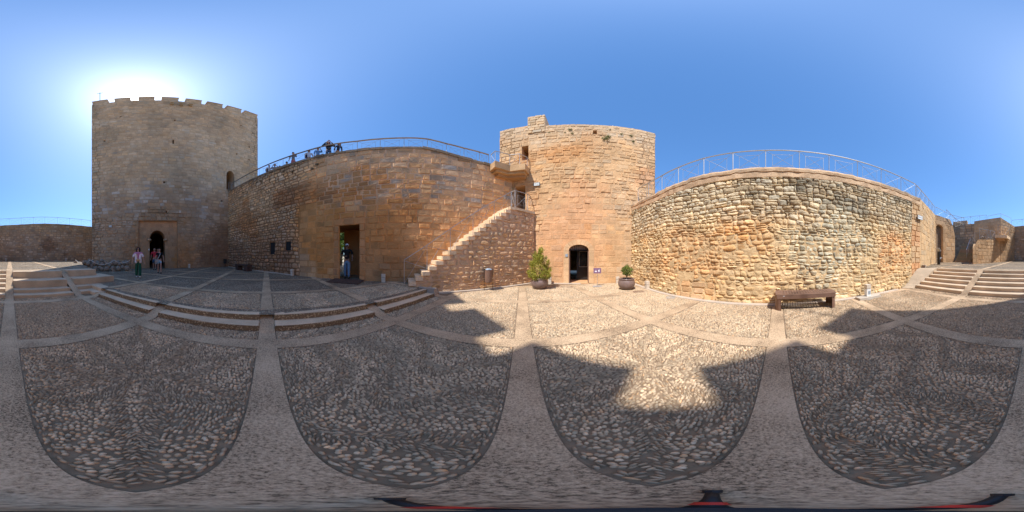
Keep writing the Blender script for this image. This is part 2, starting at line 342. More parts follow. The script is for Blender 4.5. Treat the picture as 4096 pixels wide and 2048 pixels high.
def slab(mb, path, zb, zt, thick, holes=(), col=None, x0=0.0, x1=None, step=0.8, out=0.0, ends=True):
    """solid wall behind the face line; holes are (x0,x1,z0,z1[,rise]) cut right through, rise = height of the arch above z1"""
    zb, zt = fz(zb), fz(zt); x1 = path.L if x1 is None else x1
    xs = set(np.linspace(x0, x1, max(2, int((x1-x0)/step)+1)))
    for h in holes:
        a, b = h[0], h[1]; xs = {x for x in xs if not (abs(x-a) < 1e-3 or abs(x-b) < 1e-3)}
        xs |= {a, b}
        if len(h) > 4: xs |= set(a+(b-a)*(0.5-0.5*np.cos(np.pi*np.arange(1, 14)/14)))
    xs = np.array(sorted(xs))
    def top(h, x):
        if len(h) <= 4: return h[3]
        c = (h[0]+h[1])/2; k = min(1.0, abs(x-c)/((h[1]-h[0])/2)); return h[3]+h[4]*(1-k**(2.0))**0.5
    V = []; F = []; C = []
    def quad(pts):
        n = len(V)
        for x, o, z in pts: V.append((x, o, z))
        F.append([n, n+1, n+2, n+3])
    for a, b in zip(xs[:-1], xs[1:]):
        m = (a+b)/2; hs = sorted([h for h in holes if h[0]-1e-6 < m < h[1]+1e-6], key=lambda h: h[2])
        lo = [(float(zb(a)), float(zb(b)), False)]; iv = []
        for h in hs:
            if h[2] > max(lo[-1][0], lo[-1][1])+1e-4: iv.append((lo[-1], (h[2], h[2], True)))
            lo.append((top(h, a), top(h, b), True))
        iv.append((lo[-1], (float(zt(a)), float(zt(b)), True)))
        for (la, lb, lc), (ta, tb, t_) in iv:
            n_z = max(1, int((ta-la)/1.2))
            for k in range(n_z):
                f0, f1 = k/n_z, (k+1)/n_z
                quad([(a, out, la+(ta-la)*f0), (b, out, lb+(tb-lb)*f0), (b, out, lb+(tb-lb)*f1), (a, out, la+(ta-la)*f1)])
            quad([(b, -thick, lb), (a, -thick, la), (a, -thick, ta), (b, -thick, tb)])
            quad([(a, out, ta), (b, out, tb), (b, -thick, tb), (a, -thick, ta)])
            quad([(a, -thick, la), (b, -thick, lb), (b, out, lb), (a, out, la)])
    for h in holes:
        for x, s_ in ((h[0], 1), (h[1], -1)):
            p = [(x, out, h[2]), (x, -thick, h[2]), (x, -thick, h[3]), (x, out, h[3])]
            quad(p if s_ < 0 else p[::-1])
    if ends:
        for x in (x0, x1): quad([(x, out, float(zb(x))), (x, -thick, float(zb(x))), (x, -thick, float(zt(x))), (x, out, float(zt(x)))])
    V = np.array(V); X, Y = path.pos(V[:, 0], V[:, 1])
    c = col(V[:, 0], V[:, 2]) if callable(col) else col
    mb.add(np.stack([X, Y, V[:, 2]], 1), np.array(F), c)
def cut(blocks, holes):
    for h in holes:
        a, b, c, d = h[0], h[1], h[2], h[3]+(h[4] if len(h) > 4 else 0)
        out = []
        for (x0, x1, z0, z1) in blocks:
            if x1 <= a or x0 >= b or z1 <= c or z0 >= d: out.append((x0, x1, z0, z1)); continue
            if x0 < a: out.append((x0, a, z0, z1))
            if x1 > b: out.append((b, x1, z0, z1))
            m0, m1 = max(x0, a), min(x1, b)
            if z1 > d: out.append((m0, m1, d, z1))
            if z0 < c: out.append((m0, m1, z0, c))
        blocks = [q for q in out if q[1]-q[0] > 0.03 and q[3]-q[2] > 0.03]
    return blocks
def courses(x0, x1, z0, z1, hr, wr, split=0.0, hcon=0.7):
    z = z0; B = []; h = random.uniform(*hr)
    while z < z1:
        h = h*(1-hcon)+random.uniform(*hr)*hcon if hcon < 1 else random.uniform(*hr)
        x = x0-random.uniform(0, wr[0])
        while x < x1:
            w_ = random.uniform(*wr)
            if random.random() < 0.15: w_ *= 0.6
            a, b = max(x, x0), min(x+w_, x1)
            if b-a > 0.03:
                if random.random() < split and h > hr[0]*1.1:
                    f = random.uniform(0.35, 0.65)
                    B += [(a, b, z, z+h*f), (a, b, z+h*f, z+h)]
                else: B.append((a, b, z, z+h))
            x += w_
        z += h
    return B
def masonry(mb, path, B, zt, col, joint=0.015, relief=(0.01, 0.03), rnd=0.0, dome=0.0, warp=0.02, wf=1.2, rough=0.006, n=4, back=-0.03, zb=None, jit=0.12, seed=0, edge=0.86, relmul=None):
    if not B: return
    zt = fz(zt); B = np.array(B)
    xm = (B[:, 0]+B[:, 1])/2
    keep = B[:, 2] < np.minimum(zt(B[:, 0]), zt(B[:, 1]))-0.02
    if zb is not None: keep &= (B[:, 3] > fz(zb)(xm)+0.02)
    B = B[keep]; N = len(B)
    g = np.array([-1, -edge]+list(np.linspace(-edge, edge, n)[1:-1])+[edge, 1])
    A, Bb = np.meshgrid(g, g); A = A.ravel(); Bb = Bb.ravel(); K = len(g)
    x0, x1, z0, z1 = [B[:, i][:, None] for i in range(4)]
    Aq = A*np.sqrt(1-rnd*Bb**2/2); Bq = Bb*np.sqrt(1-rnd*A**2/2)
    jj = joint*(1+rng.uniform(-0.4, 0.8, (N, 1)))
    X = (x0+x1)/2+Aq*(x1-x0-jj)/2; Z = (z0+z1)/2+Bq*(z1-z0-jj)/2
    if warp:
        wx = (fbm(X*wf, Z*wf, seed+3)-0.5)*2*warp; wz = (fbm(X*wf, Z*wf, seed+9)-0.5)*2*warp
        X = X+wx; Z = Z+wz
    if rnd > 0:                               # every stone its own outline
        ang = np.arctan2(Bb, A)[None, :]; ph = rng.uniform(0, 6.28, (N, 3)); 
        k = 1+jit*(np.sin(2*ang+ph[:, :1])*0.5+np.sin(3*ang+ph[:, 1:2])*0.35+np.sin(5*ang+ph[:, 2:3])*0.2)-jit*0.5
        cx = (x0+x1)/2; cz = (z0+z1)/2; X = cx+(X-cx)*k; Z = cz+(Z-cz)*k
    rel = rng.uniform(relief[0], relief[1], (N, 1))
    ring = (np.abs(A) > 0.99) | (np.abs(Bb) > 0.99)
    O = rel+(fbm(X*9, Z*9, seed+21, 3)-0.5)*2*rough
    if dome > 0:
        p = 2.6; prof = ((1-np.abs(A)**p)*(1-np.abs(Bb)**p))**0.42
        tilt = rng.uniform(-0.3, 0.3, (N, 1))*A+rng.uniform(-0.3, 0.3, (N, 1))*Bb
        O = rel*prof*(1+tilt)+dome*prof*np.minimum(x1-x0, z1-z0)*0.5+(fbm(X*14, Z*14, seed+5, 3)-0.5)*2*rough*np.minimum(1, prof*1.5)
    if relmul is not None: O = O*relmul(X, Z)
    O = np.where(ring[None, :], back, O)
    Z = np.minimum(Z, zt(X))
    if zb is not None: Z = np.maximum(Z, fz(zb)(X))
    c = col(np.broadcast_to((x0+x1)/2, X.shape)*0.75+X*0.25, np.broadcast_to((z0+z1)/2, X.shape)*0.75+Z*0.25)
    tone = rng.normal(0, 1, (N, 1, 1)); hue = rng.normal(0, 1, (N, 1, 1))
    tv = getattr(col, 'tv', 0.10); hv = getattr(col, 'hv', 0.04)
    c = c*(1+tv*np.clip(tone, -2, 2))*(1+hv*hue*np.array([1, 0, -1.4]))
    PX, PY = path.pos(X, O)
    V = np.stack([PX, PY, Z], -1).reshape(-1, 3)
    q = np.array([[j*K+i, j*K+i+1, (j+1)*K+i+1, (j+1)*K+i] for j in range(K-1) for i in range(K-1)])
    F = (q[None]+np.arange(N)[:, None, None]*K*K).reshape(-1, 4)
    mb.add(V, F, np.clip(c, 0.01, 0.95).reshape(-1, 3))

# ================================================================== GROUND
YS = [-5.66, -6.02, -6.40, -7.10]; ZS = [0.11, 0.23, 0.52, 0.82]      # the tall seat steps
def z_up(x, y):                       # upper plaza (behind the long flight), rises a little
    return 0.82+0.004*np.maximum(0, -7.4-y)
def z_side(x, y):                     # terrace in front of the great tower
    b = 0.25+0.0125*np.maximum(0, -3.33-x)
    m = sst(-1.0, 0.1, x-(-4.05+0.424*(y+7.7)))*sst(-6.4, -7.4, y)
    return b*(1-m)+z_up(x, y)*m
def H(px, py):
    x, y = toG(px, py)
    if x < -3.33 and (y > -6.4 or x < -4.15): return float(z_side(x, y))
    if y < -7.1: return float(z_up(x, y))
    return 0.0
def sheet(mb, x0, x1, y0, y1, zf, st=0.5, dz=0.0, col=None):
    nx = max(1, int(math.ceil((x1-x0)/st))); ny = max(1, int(math.ceil((y1-y0)/st)))
    X, Y = np.meshgrid(np.linspace(x0, x1, nx+1), np.linspace(y0, y1, ny+1)); X = X.ravel(); Y = Y.ravel()
    Z = zf(X, Y)+dz+0*X
    V = np.stack([G0[0]+X*GX[0]+Y*GY[0], G0[1]+X*GX[1]+Y*GY[1], Z], 1)
    F = np.array([[j*(nx+1)+i, j*(nx+1)+i+1, (j+1)*(nx+1)+i+1, (j+1)*(nx+1)+i] for j in range(ny) for i in range(nx)])
    mb.add(V, F, col)
flat = lambda x, y: 0*x
m = MB(); m.add([(-900, -900, -0.35), (900, -900, -0.35), (900, 900, -0.35), (-900, 900, -0.35)], [[0, 1, 2, 3]]); tag(m.build('ground', M_DIRT), kind='structure')
m = MB(); sheet(m, -3.33, 7.5, -7.1, 9.8, flat, 1.0); tag(m.build('paving_bed', M_MORT), kind='structure')
m = MB(); sheet(m, -24, -3.34, -6.4, 14, z_side, 0.6); sheet(m, -24, -4.16, -26, -6.4, z_side, 0.6); tag(m.build('terrace_paving', M_COB), kind='structure')
m = MB(); sheet(m, -4.15, 14, -26, -7.72, z_up, 1.0); tag(m.build('upper_plaza_paving', M_COB), kind='structure')

# grid of pink concrete bands
LN = [-7.8, -5.15, -2.51, 0, 2.51, 5.15, 7.8]; BW = 0.145
m = MB(); dz = 0.011
def bandx(y, x0, x1, zf, st=0.5, dz=dz): sheet(m, x0, x1, y-BW, y+BW, zf, st, dz)
def bandy(x, y0, y1, zf, st=0.5, dz=dz): sheet(m, x-BW, x+BW, y0, y1, zf, st, dz)
for y in (-5.15, -2.51, 0, 2.51, 5.15, 7.8): bandx(y, -2.92, 6.6, flat, 2.0)
cuts = [(-5.15+BW, -2.51-BW), (-2.51+BW, -BW), (BW, 2.51-BW), (2.51+BW, 5.15-BW), (5.15+BW, 7.8-BW), (-5.52, -5.15-BW)]
for x in (-2.51, 0, 2.51, 5.15):
    for a, b in cuts: bandy(x, a, b, flat, 2.0)
rampW = lambda x, y: np.interp(-x, [2.92, 3.72, 30], [0, 0.255, 0.255])+0.0125*np.maximum(0, -3.33-x)
for y in (-5.15, -2.51, 0, 2.51, 5.15): bandx(y, -3.72, -2.92, rampW, 0.2, 0.012)
for y in (-5.15, -2.51, 0, 2.51, 5.15, 7.8): bandx(y, -22, -3.72, z_side, 0.6, 0.02)
for x in (-5.3, -7.95, -10.6, -13.2, -15.8):
    yy = [-9.6, -5.15, -2.51, 0, 2.51, 5.15, 7.8, 11]
    for a, b in zip(yy[:-1], yy[1:]): bandy(x, a+BW, b-BW, z_side, 0.6, 0.02)
rampS = lambda x, y: np.interp(-y, [5.52, 7.62], [0, 0.82])
for x in (-2.51, 0, 2.51):
    bandy(x, -7.62, -5.52, rampS, 0.3, 0.012)
    bandy(x, -21, -7.62, z_up, 1.0, 0.012)
for x in (5.15, 7.8): bandy(x, -21, -7.9, z_up, 1.0, 0.012)
for y in (-10.5, -13.2, -15.9):
    for a, b in ((-2.51, 0), (0, 2.51), (2.51, 5.15), (5.15, 7.8), (-4.1, -2.51)): bandx(y, a+BW, b-BW, z_up, 1.0, 0.012)
bandx(-7.8, -2.36, -0.15, z_up, 1, .012); bandx(-7.8, 0.15, 2.36, z_up, 1, .012); bandx(-7.8, 2.66, 5.0, z_up, 1, .012)
tag(m.build('path', M_BAND), kind='structure')

# pebbles set on edge in the paving: every panel has its own figure
PB = MB()
def pebbles(cx, cy, ang, ln, wd, hz, col, zf=flat):
    N = len(cx); k = 8
    g = 2*np.pi*np.arange(k)/k
    ux = np.concatenate([np.cos(g), np.cos(g+0.3)*0.72, [0]]); uy = np.concatenate([np.sin(g), np.sin(g+0.3)*0.72, [0]])
    uz = np.concatenate([np.full(k, -0.25), np.full(k, 0.8), [1.0]])
    wob = 1+rng.uniform(-0.12, 0.12, (N, 2*k+1))
    lx = ux*ln[:, None]/2*wob; ly = uy*wd[:, None]/2*wob
    ca, sa = np.cos(ang)[:, None], np.sin(ang)[:, None]
    X = cx[:, None]+lx*ca-ly*sa; Y = cy[:, None]+lx*sa+ly*ca
    Z = zf(cx, cy)[:, None]+uz*hz[:, None]+0.001+lx*rng.normal(0, 0.06, (N, 1))
    V = np.stack([G0[0]+X*GX[0]+Y*GY[0], G0[1]+X*GX[1]+Y*GY[1], Z], -1).reshape(-1, 3)
    i = np.arange(k); q = np.stack([i, (i+1) % k, k+(i+1) % k, k+i], 1); t = np.stack([k+i, k+(i+1) % k, np.full(k, 2*k)], 1)
    off = (np.arange(N)*(2*k+1))[:, None, None]
    c = np.repeat(col, 2*k+1, axis=0)
    n0 = PB.n
    PB.V.append(V); PB.C.append(c); PB.F.append((q[None]+off).reshape(-1, 4)+n0); PB.F.append((t[None]+off).reshape(-1, 3)+n0); PB.n += len(V)
def pcol(N, bright=0.0):
    t = np.clip(rng.normal(0.26, 0.048, N), 0.12, 0.42); wht = rng.random(N); t = np.where(wht > 0.97, rng.uniform(0.32, 0.42, N), t)
    c = np.stack([t*1.04, t*0.96, t*0.88], 1); r = rng.random(N)
    c = np.where((r > 0.93)[:, None], c*np.array([1.1, 0.95, 0.82]), c); c = np.where((r < 0.2)[:, None], c*np.array([0.95, 0.99, 1.03]), c)
    return c
def panel(x0, x1, y0, y1, kind, zf=flat, coarse=1.0):
    cx, cy = (x0+x1)/2, (y0+y1)/2; hw, hh = (x1-x0)/2, (y1-y0)/2; S = max(hw, hh)
    # classes: 0 rib pebbles set on edge, 1 long field pebbles, 2 round field pebbles
    def field(X, Y):
        qx, qy = (X-cx)/S, (Y-cy)/S; r = np.hypot(qx, qy); ph = np.arctan2(qy, qx)
        if kind == 'star':
            k = np.round(ph/(np.pi/4)); d = ph-k*np.pi/4; dist = r*np.sin(np.abs(d))+0.10*np.sin(r*7)*0
            wleaf = 0.06+0.13*np.sin(np.clip(r, 0, 1)*np.pi)
            rib = (dist < wleaf) & (dist > wleaf-0.115); ang = k*np.pi/4+np.where(d > 0, 1, -1)*0.75
            sec = np.floor(ph/(np.pi/4)).astype(int) % 2
            cls = np.where(rib, 0, np.where((sec == 0) | (r > 0.95), 2, 1)); a = np.where(rib, ang, 0.15)
        elif kind == 'wave':
            yy = qy+0.30*np.sin(qx*3.1+0.4)+0.12*np.sin(qx*7); f = np.mod(yy+0.31, 0.62)-0.31
            slope = 0.93*np.cos(qx*3.1+0.4)*0.9
            rib = np.abs(f) < 0.12; ang = np.arctan(slope)*-1+np.where(f > 0, 1, -1)*0.7
            band = np.floor((yy+0.31)/0.62).astype(int) % 2
            cls = np.where(rib, 0, np.where(band == 0, 1, 2)); a = np.where(rib, ang, 0.0)
        elif kind == 'rings':
            f = np.mod(r, 0.42)-0.21; rib = np.abs(f) < 0.07
            cls = np.where(rib, 1, 1); a = np.where(rib, ph+0.9, ph+np.pi/2)
        else:
            c1 = np.hypot(qx-0.45, qy); c2 = np.hypot(qx+0.45, qy); cc = np.minimum(c1, c2)
            pp = np.where(c1 < c2, np.arctan2(qy, qx-0.45), np.arctan2(qy, qx+0.45))
            cls = np.where(cc < 0.3, 2, 1); a = np.where(cc < 0.75, pp+np.pi/2, 0.2)
        e = np.minimum(hw-np.abs(X-cx), hh-np.abs(Y-cy)); bd = e < 0.045
        hor = (hh-np.abs(Y-cy)) < (hw-np.abs(X-cx))
        cls = np.where(bd, 3, cls); a = np.where(bd, np.where(hor, 0, np.pi/2), a)
        return cls, np.mod(a, np.pi), e
    nb = 12
    spec = {0: (0.056, 0.021), 1: (0.060, 0.029), 2: (0.045, 0.037), 3: (0.062, 0.026)}
    for cl, (pl, pw) in spec.items():
        pl *= coarse; pw *= coarse; R_ = math.hypot(hw, hh)
        for b in range(nb):
            th = (b+0.5)*np.pi/nb if cl != 3 else (0.0 if b == 0 else (np.pi/2 if b == 6 else None))
            if th is None: continue
            if cl in (2,) and b > 0: continue
            i, j = np.meshgrid(np.arange(-int(R_/pl)-1, int(R_/pl)+2), np.arange(-int(R_/pw)-1, int(R_/pw)+2))
            lx = (i+0.5*(j % 2))*pl; ly = j*pw
            lx = (lx+rng.uniform(-0.42, 0.42, lx.shape)*pl).ravel(); ly = (ly+rng.uniform(-0.3, 0.3, i.shape)*pw+0.25*pw*np.sin(lx.reshape(i.shape)*23+j*1.3)).ravel()
            X = cx+lx*math.cos(th)-ly*math.sin(th); Y = cy+lx*math.sin(th)+ly*math.cos(th)
            ok = (np.abs(X-cx) < hw-0.012) & (np.abs(Y-cy) < hh-0.012); X = X[ok]; Y = Y[ok]
            if len(X) == 0: continue
            c_, a_, e_ = field(X, Y)
            ok = (c_ == cl)
            if cl == 3: ok &= (np.abs(a_-th) < 0.3)
            elif cl != 2: ok &= (np.floor(a_/(np.pi/nb)).astype(int) % nb == b)
            ok &= rng.random(len(X)) > 0.05
            X = X[ok]; Y = Y[ok]; n_ = len(X)
            if n_ == 0: continue
            an = (rng.normal(th, 0.16, n_) if cl != 2 else rng.uniform(0, 3.14, n_))
            szv = rng.uniform(0.72, 1.12, n_)
            pebbles(X, Y, an, pl*1.04*szv, pw*0.98*rng.uniform(0.85, 1.12, n_), np.clip(rng.normal(0.0185, 0.0035, n_), 0.010, 0.026), pcol(n_)*(({0: 0.86, 1: 1.0, 2: 1.15, 3: 0.88} if coarse > 0.8 else {0: 0.97, 1: 1.0, 2: 1.04, 3: 0.95})[cl]), zf)
e = BW+0.004
cells = [(-2.51, 0), (0, 2.51), (2.51, 5.15), (5.15, 7.8)]; rows = [(-5.15, -2.51), (-2.51, 0), (0, 2.51), (2.51, 5.15), (5.15, 7.8)]
near = {(-2.51, -2.51): 'star', (-2.51, 0): 'wave', (0, 0): 'star', (0, -2.51): 'wave'}
for i, (a, b) in enumerate(cells):
    for j, (c, d) in enumerate(rows):
        if a > 5: continue
        kd = near.get((a, c)) or ['rings', 'twin', 'wave'][(i*2+j) % 3]
        panel(a+e, b-e, c+e, d-e, kd, coarse=0.82 if (a, c) in near else 0.78)
panel(5.15+e, 5.9, -2.5, 5, 'wave')
for c, d in rows[:4]: panel(-3.02, -2.51-e, c+e, d-e, 'wave', coarse=0.85)
panel(-2.51+e, -e, -5.65, -5.15-e, 'wave'); panel(e, 2.51-e, -5.65, -5.15-e, 'wave'); panel(2.51+e, 5.0, -5.65, -5.15-e, 'wave')
for a, b in [(-5.3, -3.66)]:
    for c, d in rows[:4]: panel(a+e, b, c+e, d-e, 'twin', z_side, 0.95)
tag(PB.build('pebbles', M_PB, smooth=True), 'rounded river pebbles set in mortar between the pink concrete bands', 'pebbles', kind='stuff')

# ------------------------------------------------------------------ steps
TC = np.array([0.58, 0.445, 0.305])
def stepcol(x, y, s=0): 
    return TC*(0.75+0.5*fbm(np.asarray(x)*3, np.asarray(y)*3, s)[..., None])
def slab_box(mb, x0, x1, y0, y1, z0, z1, col, st=0.35, wob=0.006):    # box in grid axes with a slightly worn top edge
    nx = max(1, int((x1-x0)/st)); ny = max(1, int((y1-y0)/st))
    xs = np.linspace(x0, x1, nx+1); ys = np.linspace(y0, y1, ny+1)
    P = [(x, y0) for x in xs]+[(x1, y) for y in ys[1:]]+[(x, y1) for x in xs[::-1][1:]]+[(x0, y) for y in ys[::-1][1:-1]]
    P = np.array(P); c = np.array([(x0+x1)/2, (y0+y1)/2]); n = len(P)
    d = (fbm(P[:, 0]*4, P[:, 1]*4, 4)-0.5)*2*wob
    In = P+(c-P)/np.maximum(np.abs(c-P).max(1), .05)[:, None]*0.012
    zz1 = np.full(n, z1)
    rings = [(P, np.full(n, z0)), (P+0*P, zz1-0.012+d), (In, zz1+d*0.3)]
    V = np.concatenate([np.stack([G0[0]+q[:, 0]*GX[0]+q[:, 1]*GY[0], G0[1]+q[:, 0]*GX[1]+q[:, 1]*GY[1], z], 1) for q, z in rings])
    F = [[r*n+i, r*n+(i+1) % n, (r+1)*n+(i+1) % n, (r+1)*n+i] for r in range(2) for i in range(n)]+[[2*n+i for i in range(n)]]
    mb.add(V, F, col if not callable(col) else col(np.concatenate([P[:, 0]]*3), np.concatenate([P[:, 1]]*3)))
def flightW(y0, y1, label):
    t = thing('stone_steps', label, 'steps', (*G(-3.2, (y0+y1)/2), 0), 0, 'low steps up to the terrace')
    inv = t.location
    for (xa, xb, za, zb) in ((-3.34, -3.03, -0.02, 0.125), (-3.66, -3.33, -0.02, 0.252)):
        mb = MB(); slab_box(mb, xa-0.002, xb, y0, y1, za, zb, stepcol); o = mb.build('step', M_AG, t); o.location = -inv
g = e
flightW(-5.15+g, -2.51-g, 'pair of low rough steps by the corner with the tall seat blocks')
flightW(-2.51+g, -g, 'pair of low rough steps facing the arched door of the great tower')
flightW(g, 2.51-g, 'pair of low rough steps facing the square doorway')
flightW(2.51+g, 5.02, 'pair of low rough steps ending at the foot of the stone staircase')
def flightS(x0, x1, levels, label, x0s=None):
    t = thing('stone_steps', label, 'steps', (*G((x0+x1)/2, -6.4), 0), 0, 'steps up to the upper plaza'); inv = t.location
    ys = [l[0] for l in levels]+[-7.72]
    for i, (y, z) in enumerate(levels):
        mb = MB(); xa = x0 if x0s is None else x0s[i]
        slab_box(mb, xa, x1, ys[i+1]-0.01, y, -0.02, z, stepcol); o = mb.build('step', M_AG if False else M_STEP, t); o.location = -inv
    return t

six = [(-5.66-0.354*i, 0.1367*(i+1)) for i in range(6)]
flightS(2.51+g, 5.0, six, 'flight of six concrete steps beside the rubble wall')
flightS(g, 2.51-g, six, 'flight of six concrete steps in the middle of the long stair')
four = list(zip(YS, ZS))
flightS(-2.51+g, -g, four, 'two low steps with two tall seat steps above them')
t = thing('stone_steps', 'corner of stepped concrete seat blocks near the heap of stone balls', 'steps', (*G(-3.4, -6.4), 0), 0, 'steps up to the upper plaza'); inv = t.location
mb = MB(); slab_box(mb, -3.34, -2.66, -6.02, -5.66, -0.02, 0.125, stepcol); slab_box(mb, -3.34, -3.03, -5.66, -5.15-g, -0.02, 0.1245, stepcol); o = mb.build('step', M_STEP, t); o.location = -inv
mb = MB(); slab_box(mb, -4.9, -2.66, -6.4, -6.02, -0.02, 0.256, stepcol); slab_box(mb, -3.8, -3.33, -6.02, -5.15-g, -0.02, 0.2555, stepcol); o = mb.build('step', M_STEP, t); o.location = -inv
mb = MB(); slab_box(mb, -4.75, -2.66, -7.7, -6.4, -0.02, 0.535, stepcol); o = mb.build('seat_block', M_STEP, t); o.location = -inv
mb = MB(); slab_box(mb, -4.15, -2.66, -7.74, -7.1, -0.02, 0.835, stepcol); o = mb.build('seat_block', M_STEP, t); o.location = -inv

# ================================================================== GREAT TOWER
def colf(f, tv=0.10, hv=0.04): f.tv = tv; f.hv = hv; return f
S1 = -14.8
P_KEEP = Path([W(S1, -5.6), W(S1, 11.4)])          # x runs from n=-5.6 (seen at left) to n=11.4
TOPK = 22.48; x_of = lambda u: P_KEEP.meet(u)[0]
def c_keep(x, z):
    c = np.broadcast_to(np.array([0.375, 0.29, 0.20]), np.shape(x)+(3,)).copy()
    n = fbm(x*0.5, z*0.5, 2)
    c = mixc(c, (0.42, 0.35, 0.26), sst(0.5, 0.75, n)*0.8)
    c = mixc(c, (0.27, 0.225, 0.165), sst(0.45, 0.25, n)*0.8)
    c = mixc(c, (0.25, 0.19, 0.135), sst(8.8, 5.5, z+(n-0.5)*5)*0.75)
    c = mixc(c, (0.36, 0.34, 0.31), sst(0.55, 0.7, fbm(x*1.6, z*2.6, 8))*sst(3.5, 5, z)*sst(9.5, 7.5, z)*0.75)
    c = mixc(c, (0.17, 0.105, 0.065), blob(x, z, 13.6, 1.5, 3.4, 3.2, 5)*0.75)
    c = mixc(c, (0.29, 0.19, 0.105), blob(x, z, 6.2, 2.0, 3.6, 3.8, 6)*0.85)
    c = mixc(c, (0.30, 0.255, 0.19), blob(x, z, 1.2, 1.6, 2.0, 2.4, 7)*0.8)
    c = mixc(c, (0.31, 0.19, 0.10), blob(x, z, 9.1, 1.6, 0.9, 1.6, 9)*0.8)
    c = mixc(c, (0.40, 0.34, 0.27), blob(x, z, 14.6, 8.4, 1.6, 2.4, 31)*0.5)
    return c
colf(c_keep, 0.085, 0.035)
keep = thing('great_tower', 'tall square crenellated stone tower with a pointed arched door', 'tower', (*W(S1, 3), 0.3)); KI = -keep.location
door = P_KEEP.rect(598, 661, 958, 1071); door = [door[0], door[1], 0.25, door[3], 0.0]
door[4] = P_KEEP.pick(629, 920)[1]-door[3]
rec = P_KEEP.rect(554, 710, 884, 1071); rec[2] = 0.25
slit = P_KEEP.rect(690, 696, 559, 575)
up = P_KEEP.rect(905, 937, 705, 760); up = up[:4]+[P_KEEP.pick(921, 684)[1]-up[3]]
holes_px = [(964, 502), (997, 588), (996, 639), (947, 616), (418, 564), (482, 467), (699, 481), (657, 729), (887, 804), (1020, 700), (664, 847)]
hol = []
for (u, v) in holes_px:
    x, z = P_KEEP.pick(u, v); hol.append([x-0.09, x+0.09, z-0.1, z+0.1])
mb = MB(); allh = [slit, up]+hol
big = [rec]+allh
slab(mb, P_KEEP, 0.1, TOPK, 2.2, [rec]+allh, lambda x, z: c_keep(x, z)*np.array([0.95, 0.92, 0.9]))
def roughz(z): return z
B = courses(0, P_KEEP.L, 5.2, TOPK, (0.30, 0.40), (0.38, 0.85)); B = cut(B, [[h[0], h[1], h[2], h[3]] + ([h[4]] if len(h) > 4 else []) for h in big])
masonry(mb, P_KEEP, B, TOPK, c_keep, joint=0.022, relief=(0.0, 0.03), warp=0.03, wf=0.6, rough=0.008, n=4, seed=1)
B = courses(0, P_KEEP.L, 0.2, 5.2, (0.2, 0.36), (0.25, 0.75), 0.25); B = cut(B, big)
masonry(mb, P_KEEP, B, 5.25, c_keep, joint=0.035, relief=(0.0, 0.07), warp=0.08, wf=1.0, rough=0.02, n=5, seed=2, rnd=0.12, jit=0.06)
o = mb.build('wall', M_ST, keep); o.location = KI
# other sides and roof
mb = MB()
Q = [W(S1, -5.6), W(S1-17, -5.6), W(S1-17, 11.4), W(S1, 11.4)]
for a, b in ((Q[1], Q[0]), (Q[2], Q[1]), (Q[3], Q[2])):
    p = Path([a, b]) if False else Path([b, a]) if False else Path([a, b])
    slab(mb, p, 0.0, TOPK, 0.9, (), c_keep, step=1.5, x0=0.0 if a is not Q[1] else 0.0)
    masonry(mb, p, courses(0, p.L, 0.2, TOPK, (0.32, 0.42), (0.5, 0.9)), TOPK, c_keep, joint=0.02, relief=(0, 0.03), warp=0.02, n=3, seed=3)
mb.prism([W(S1-0.95, -5.0), W(S1-0.95, 10.8), W(S1-16.4, 10.8), W(S1-16.4, -5.0)], TOPK-1.6, TOPK-1.3, (0.3, 0.25, 0.2))
mb.prism([W(S1-2.25, -5.0), W(S1-2.25, 10.8), W(S1-16.4, 10.8), W(S1-16.4, -5.0)], 0.1, 0.26, (0.12, 0.1, 0.08))
mb.prism([W(S1-2.25, -5.0), W(S1-2.25, 10.8), W(S1-16.4, 10.8), W(S1-16.4, -5.0)], 6.2, 6.5, (0.12, 0.1, 0.08))
o = mb.build('side_walls', M_ST, keep); o.location = KI
# merlons
def merlon(path, x0, x1, z0, h, th, par, inv, cf):
    mb = MB(); slab(mb, path, z0-0.002, z0+h, th, (), cf, x0=x0, x1=x1, step=1.0)
    masonry(mb, path, courses(x0, x1, z0, z0+h, (0.3, 0.38), (0.4, 0.75)), z0+h, cf, joint=0.02, relief=(0.0, 0.025), warp=0.02, n=3, seed=4)
    c = 0.05
    P4 = [path.pos(x0-c, c+0.03), path.pos(x1+c, c+0.03), path.pos(x1+c, -th-c), path.pos(x0-c, -th-c)]
    P4 = [(float(a), float(b)) for a, b in P4]; mid = path.pos((x0+x1)/2, -th/2)
    V = [(p[0], p[1], z0+h) for p in P4]+[(p[0], p[1], z0+h+0.06) for p in P4]+[(float(path.pos(x0+0.3, -th/2)[0]), float(path.pos(x0+0.3, -th/2)[1]), z0+h+0.2), (float(path.pos(x1-0.3, -th/2)[0]), float(path.pos(x1-0.3, -th/2)[1]), z0+h+0.2)]
    mb.add(V, [[0, 1, 5, 4], [1, 2, 6, 5], [2, 3, 7, 6], [3, 0, 4, 7], [4, 5, 9, 8], [5, 6, 9], [6, 7, 8, 9], [7, 4, 8], [3, 2, 1, 0]], (0.32, 0.27, 0.2))
    o = mb.build('merlon', M_ST, par); o.location = inv
for u0, u1 in ((368, 429), (458, 520), (554, 617), (649, 714), (745, 806), (830, 890), (909, 965), (980, 1030)):
    x0, x1 = max(0.06, x_of(u0)), min(P_KEEP.L-0.06, x_of(u1)); merlon(P_KEEP, x0, x1, TOPK, 0.84, 0.7, keep, KI, c_keep)
pL = Path([Q[1], Q[0]])
for k in range(7): merlon(pL, 1.0+k*2.15, 2.45+k*2.15, TOPK, 0.84, 0.7, keep, KI, c_keep)
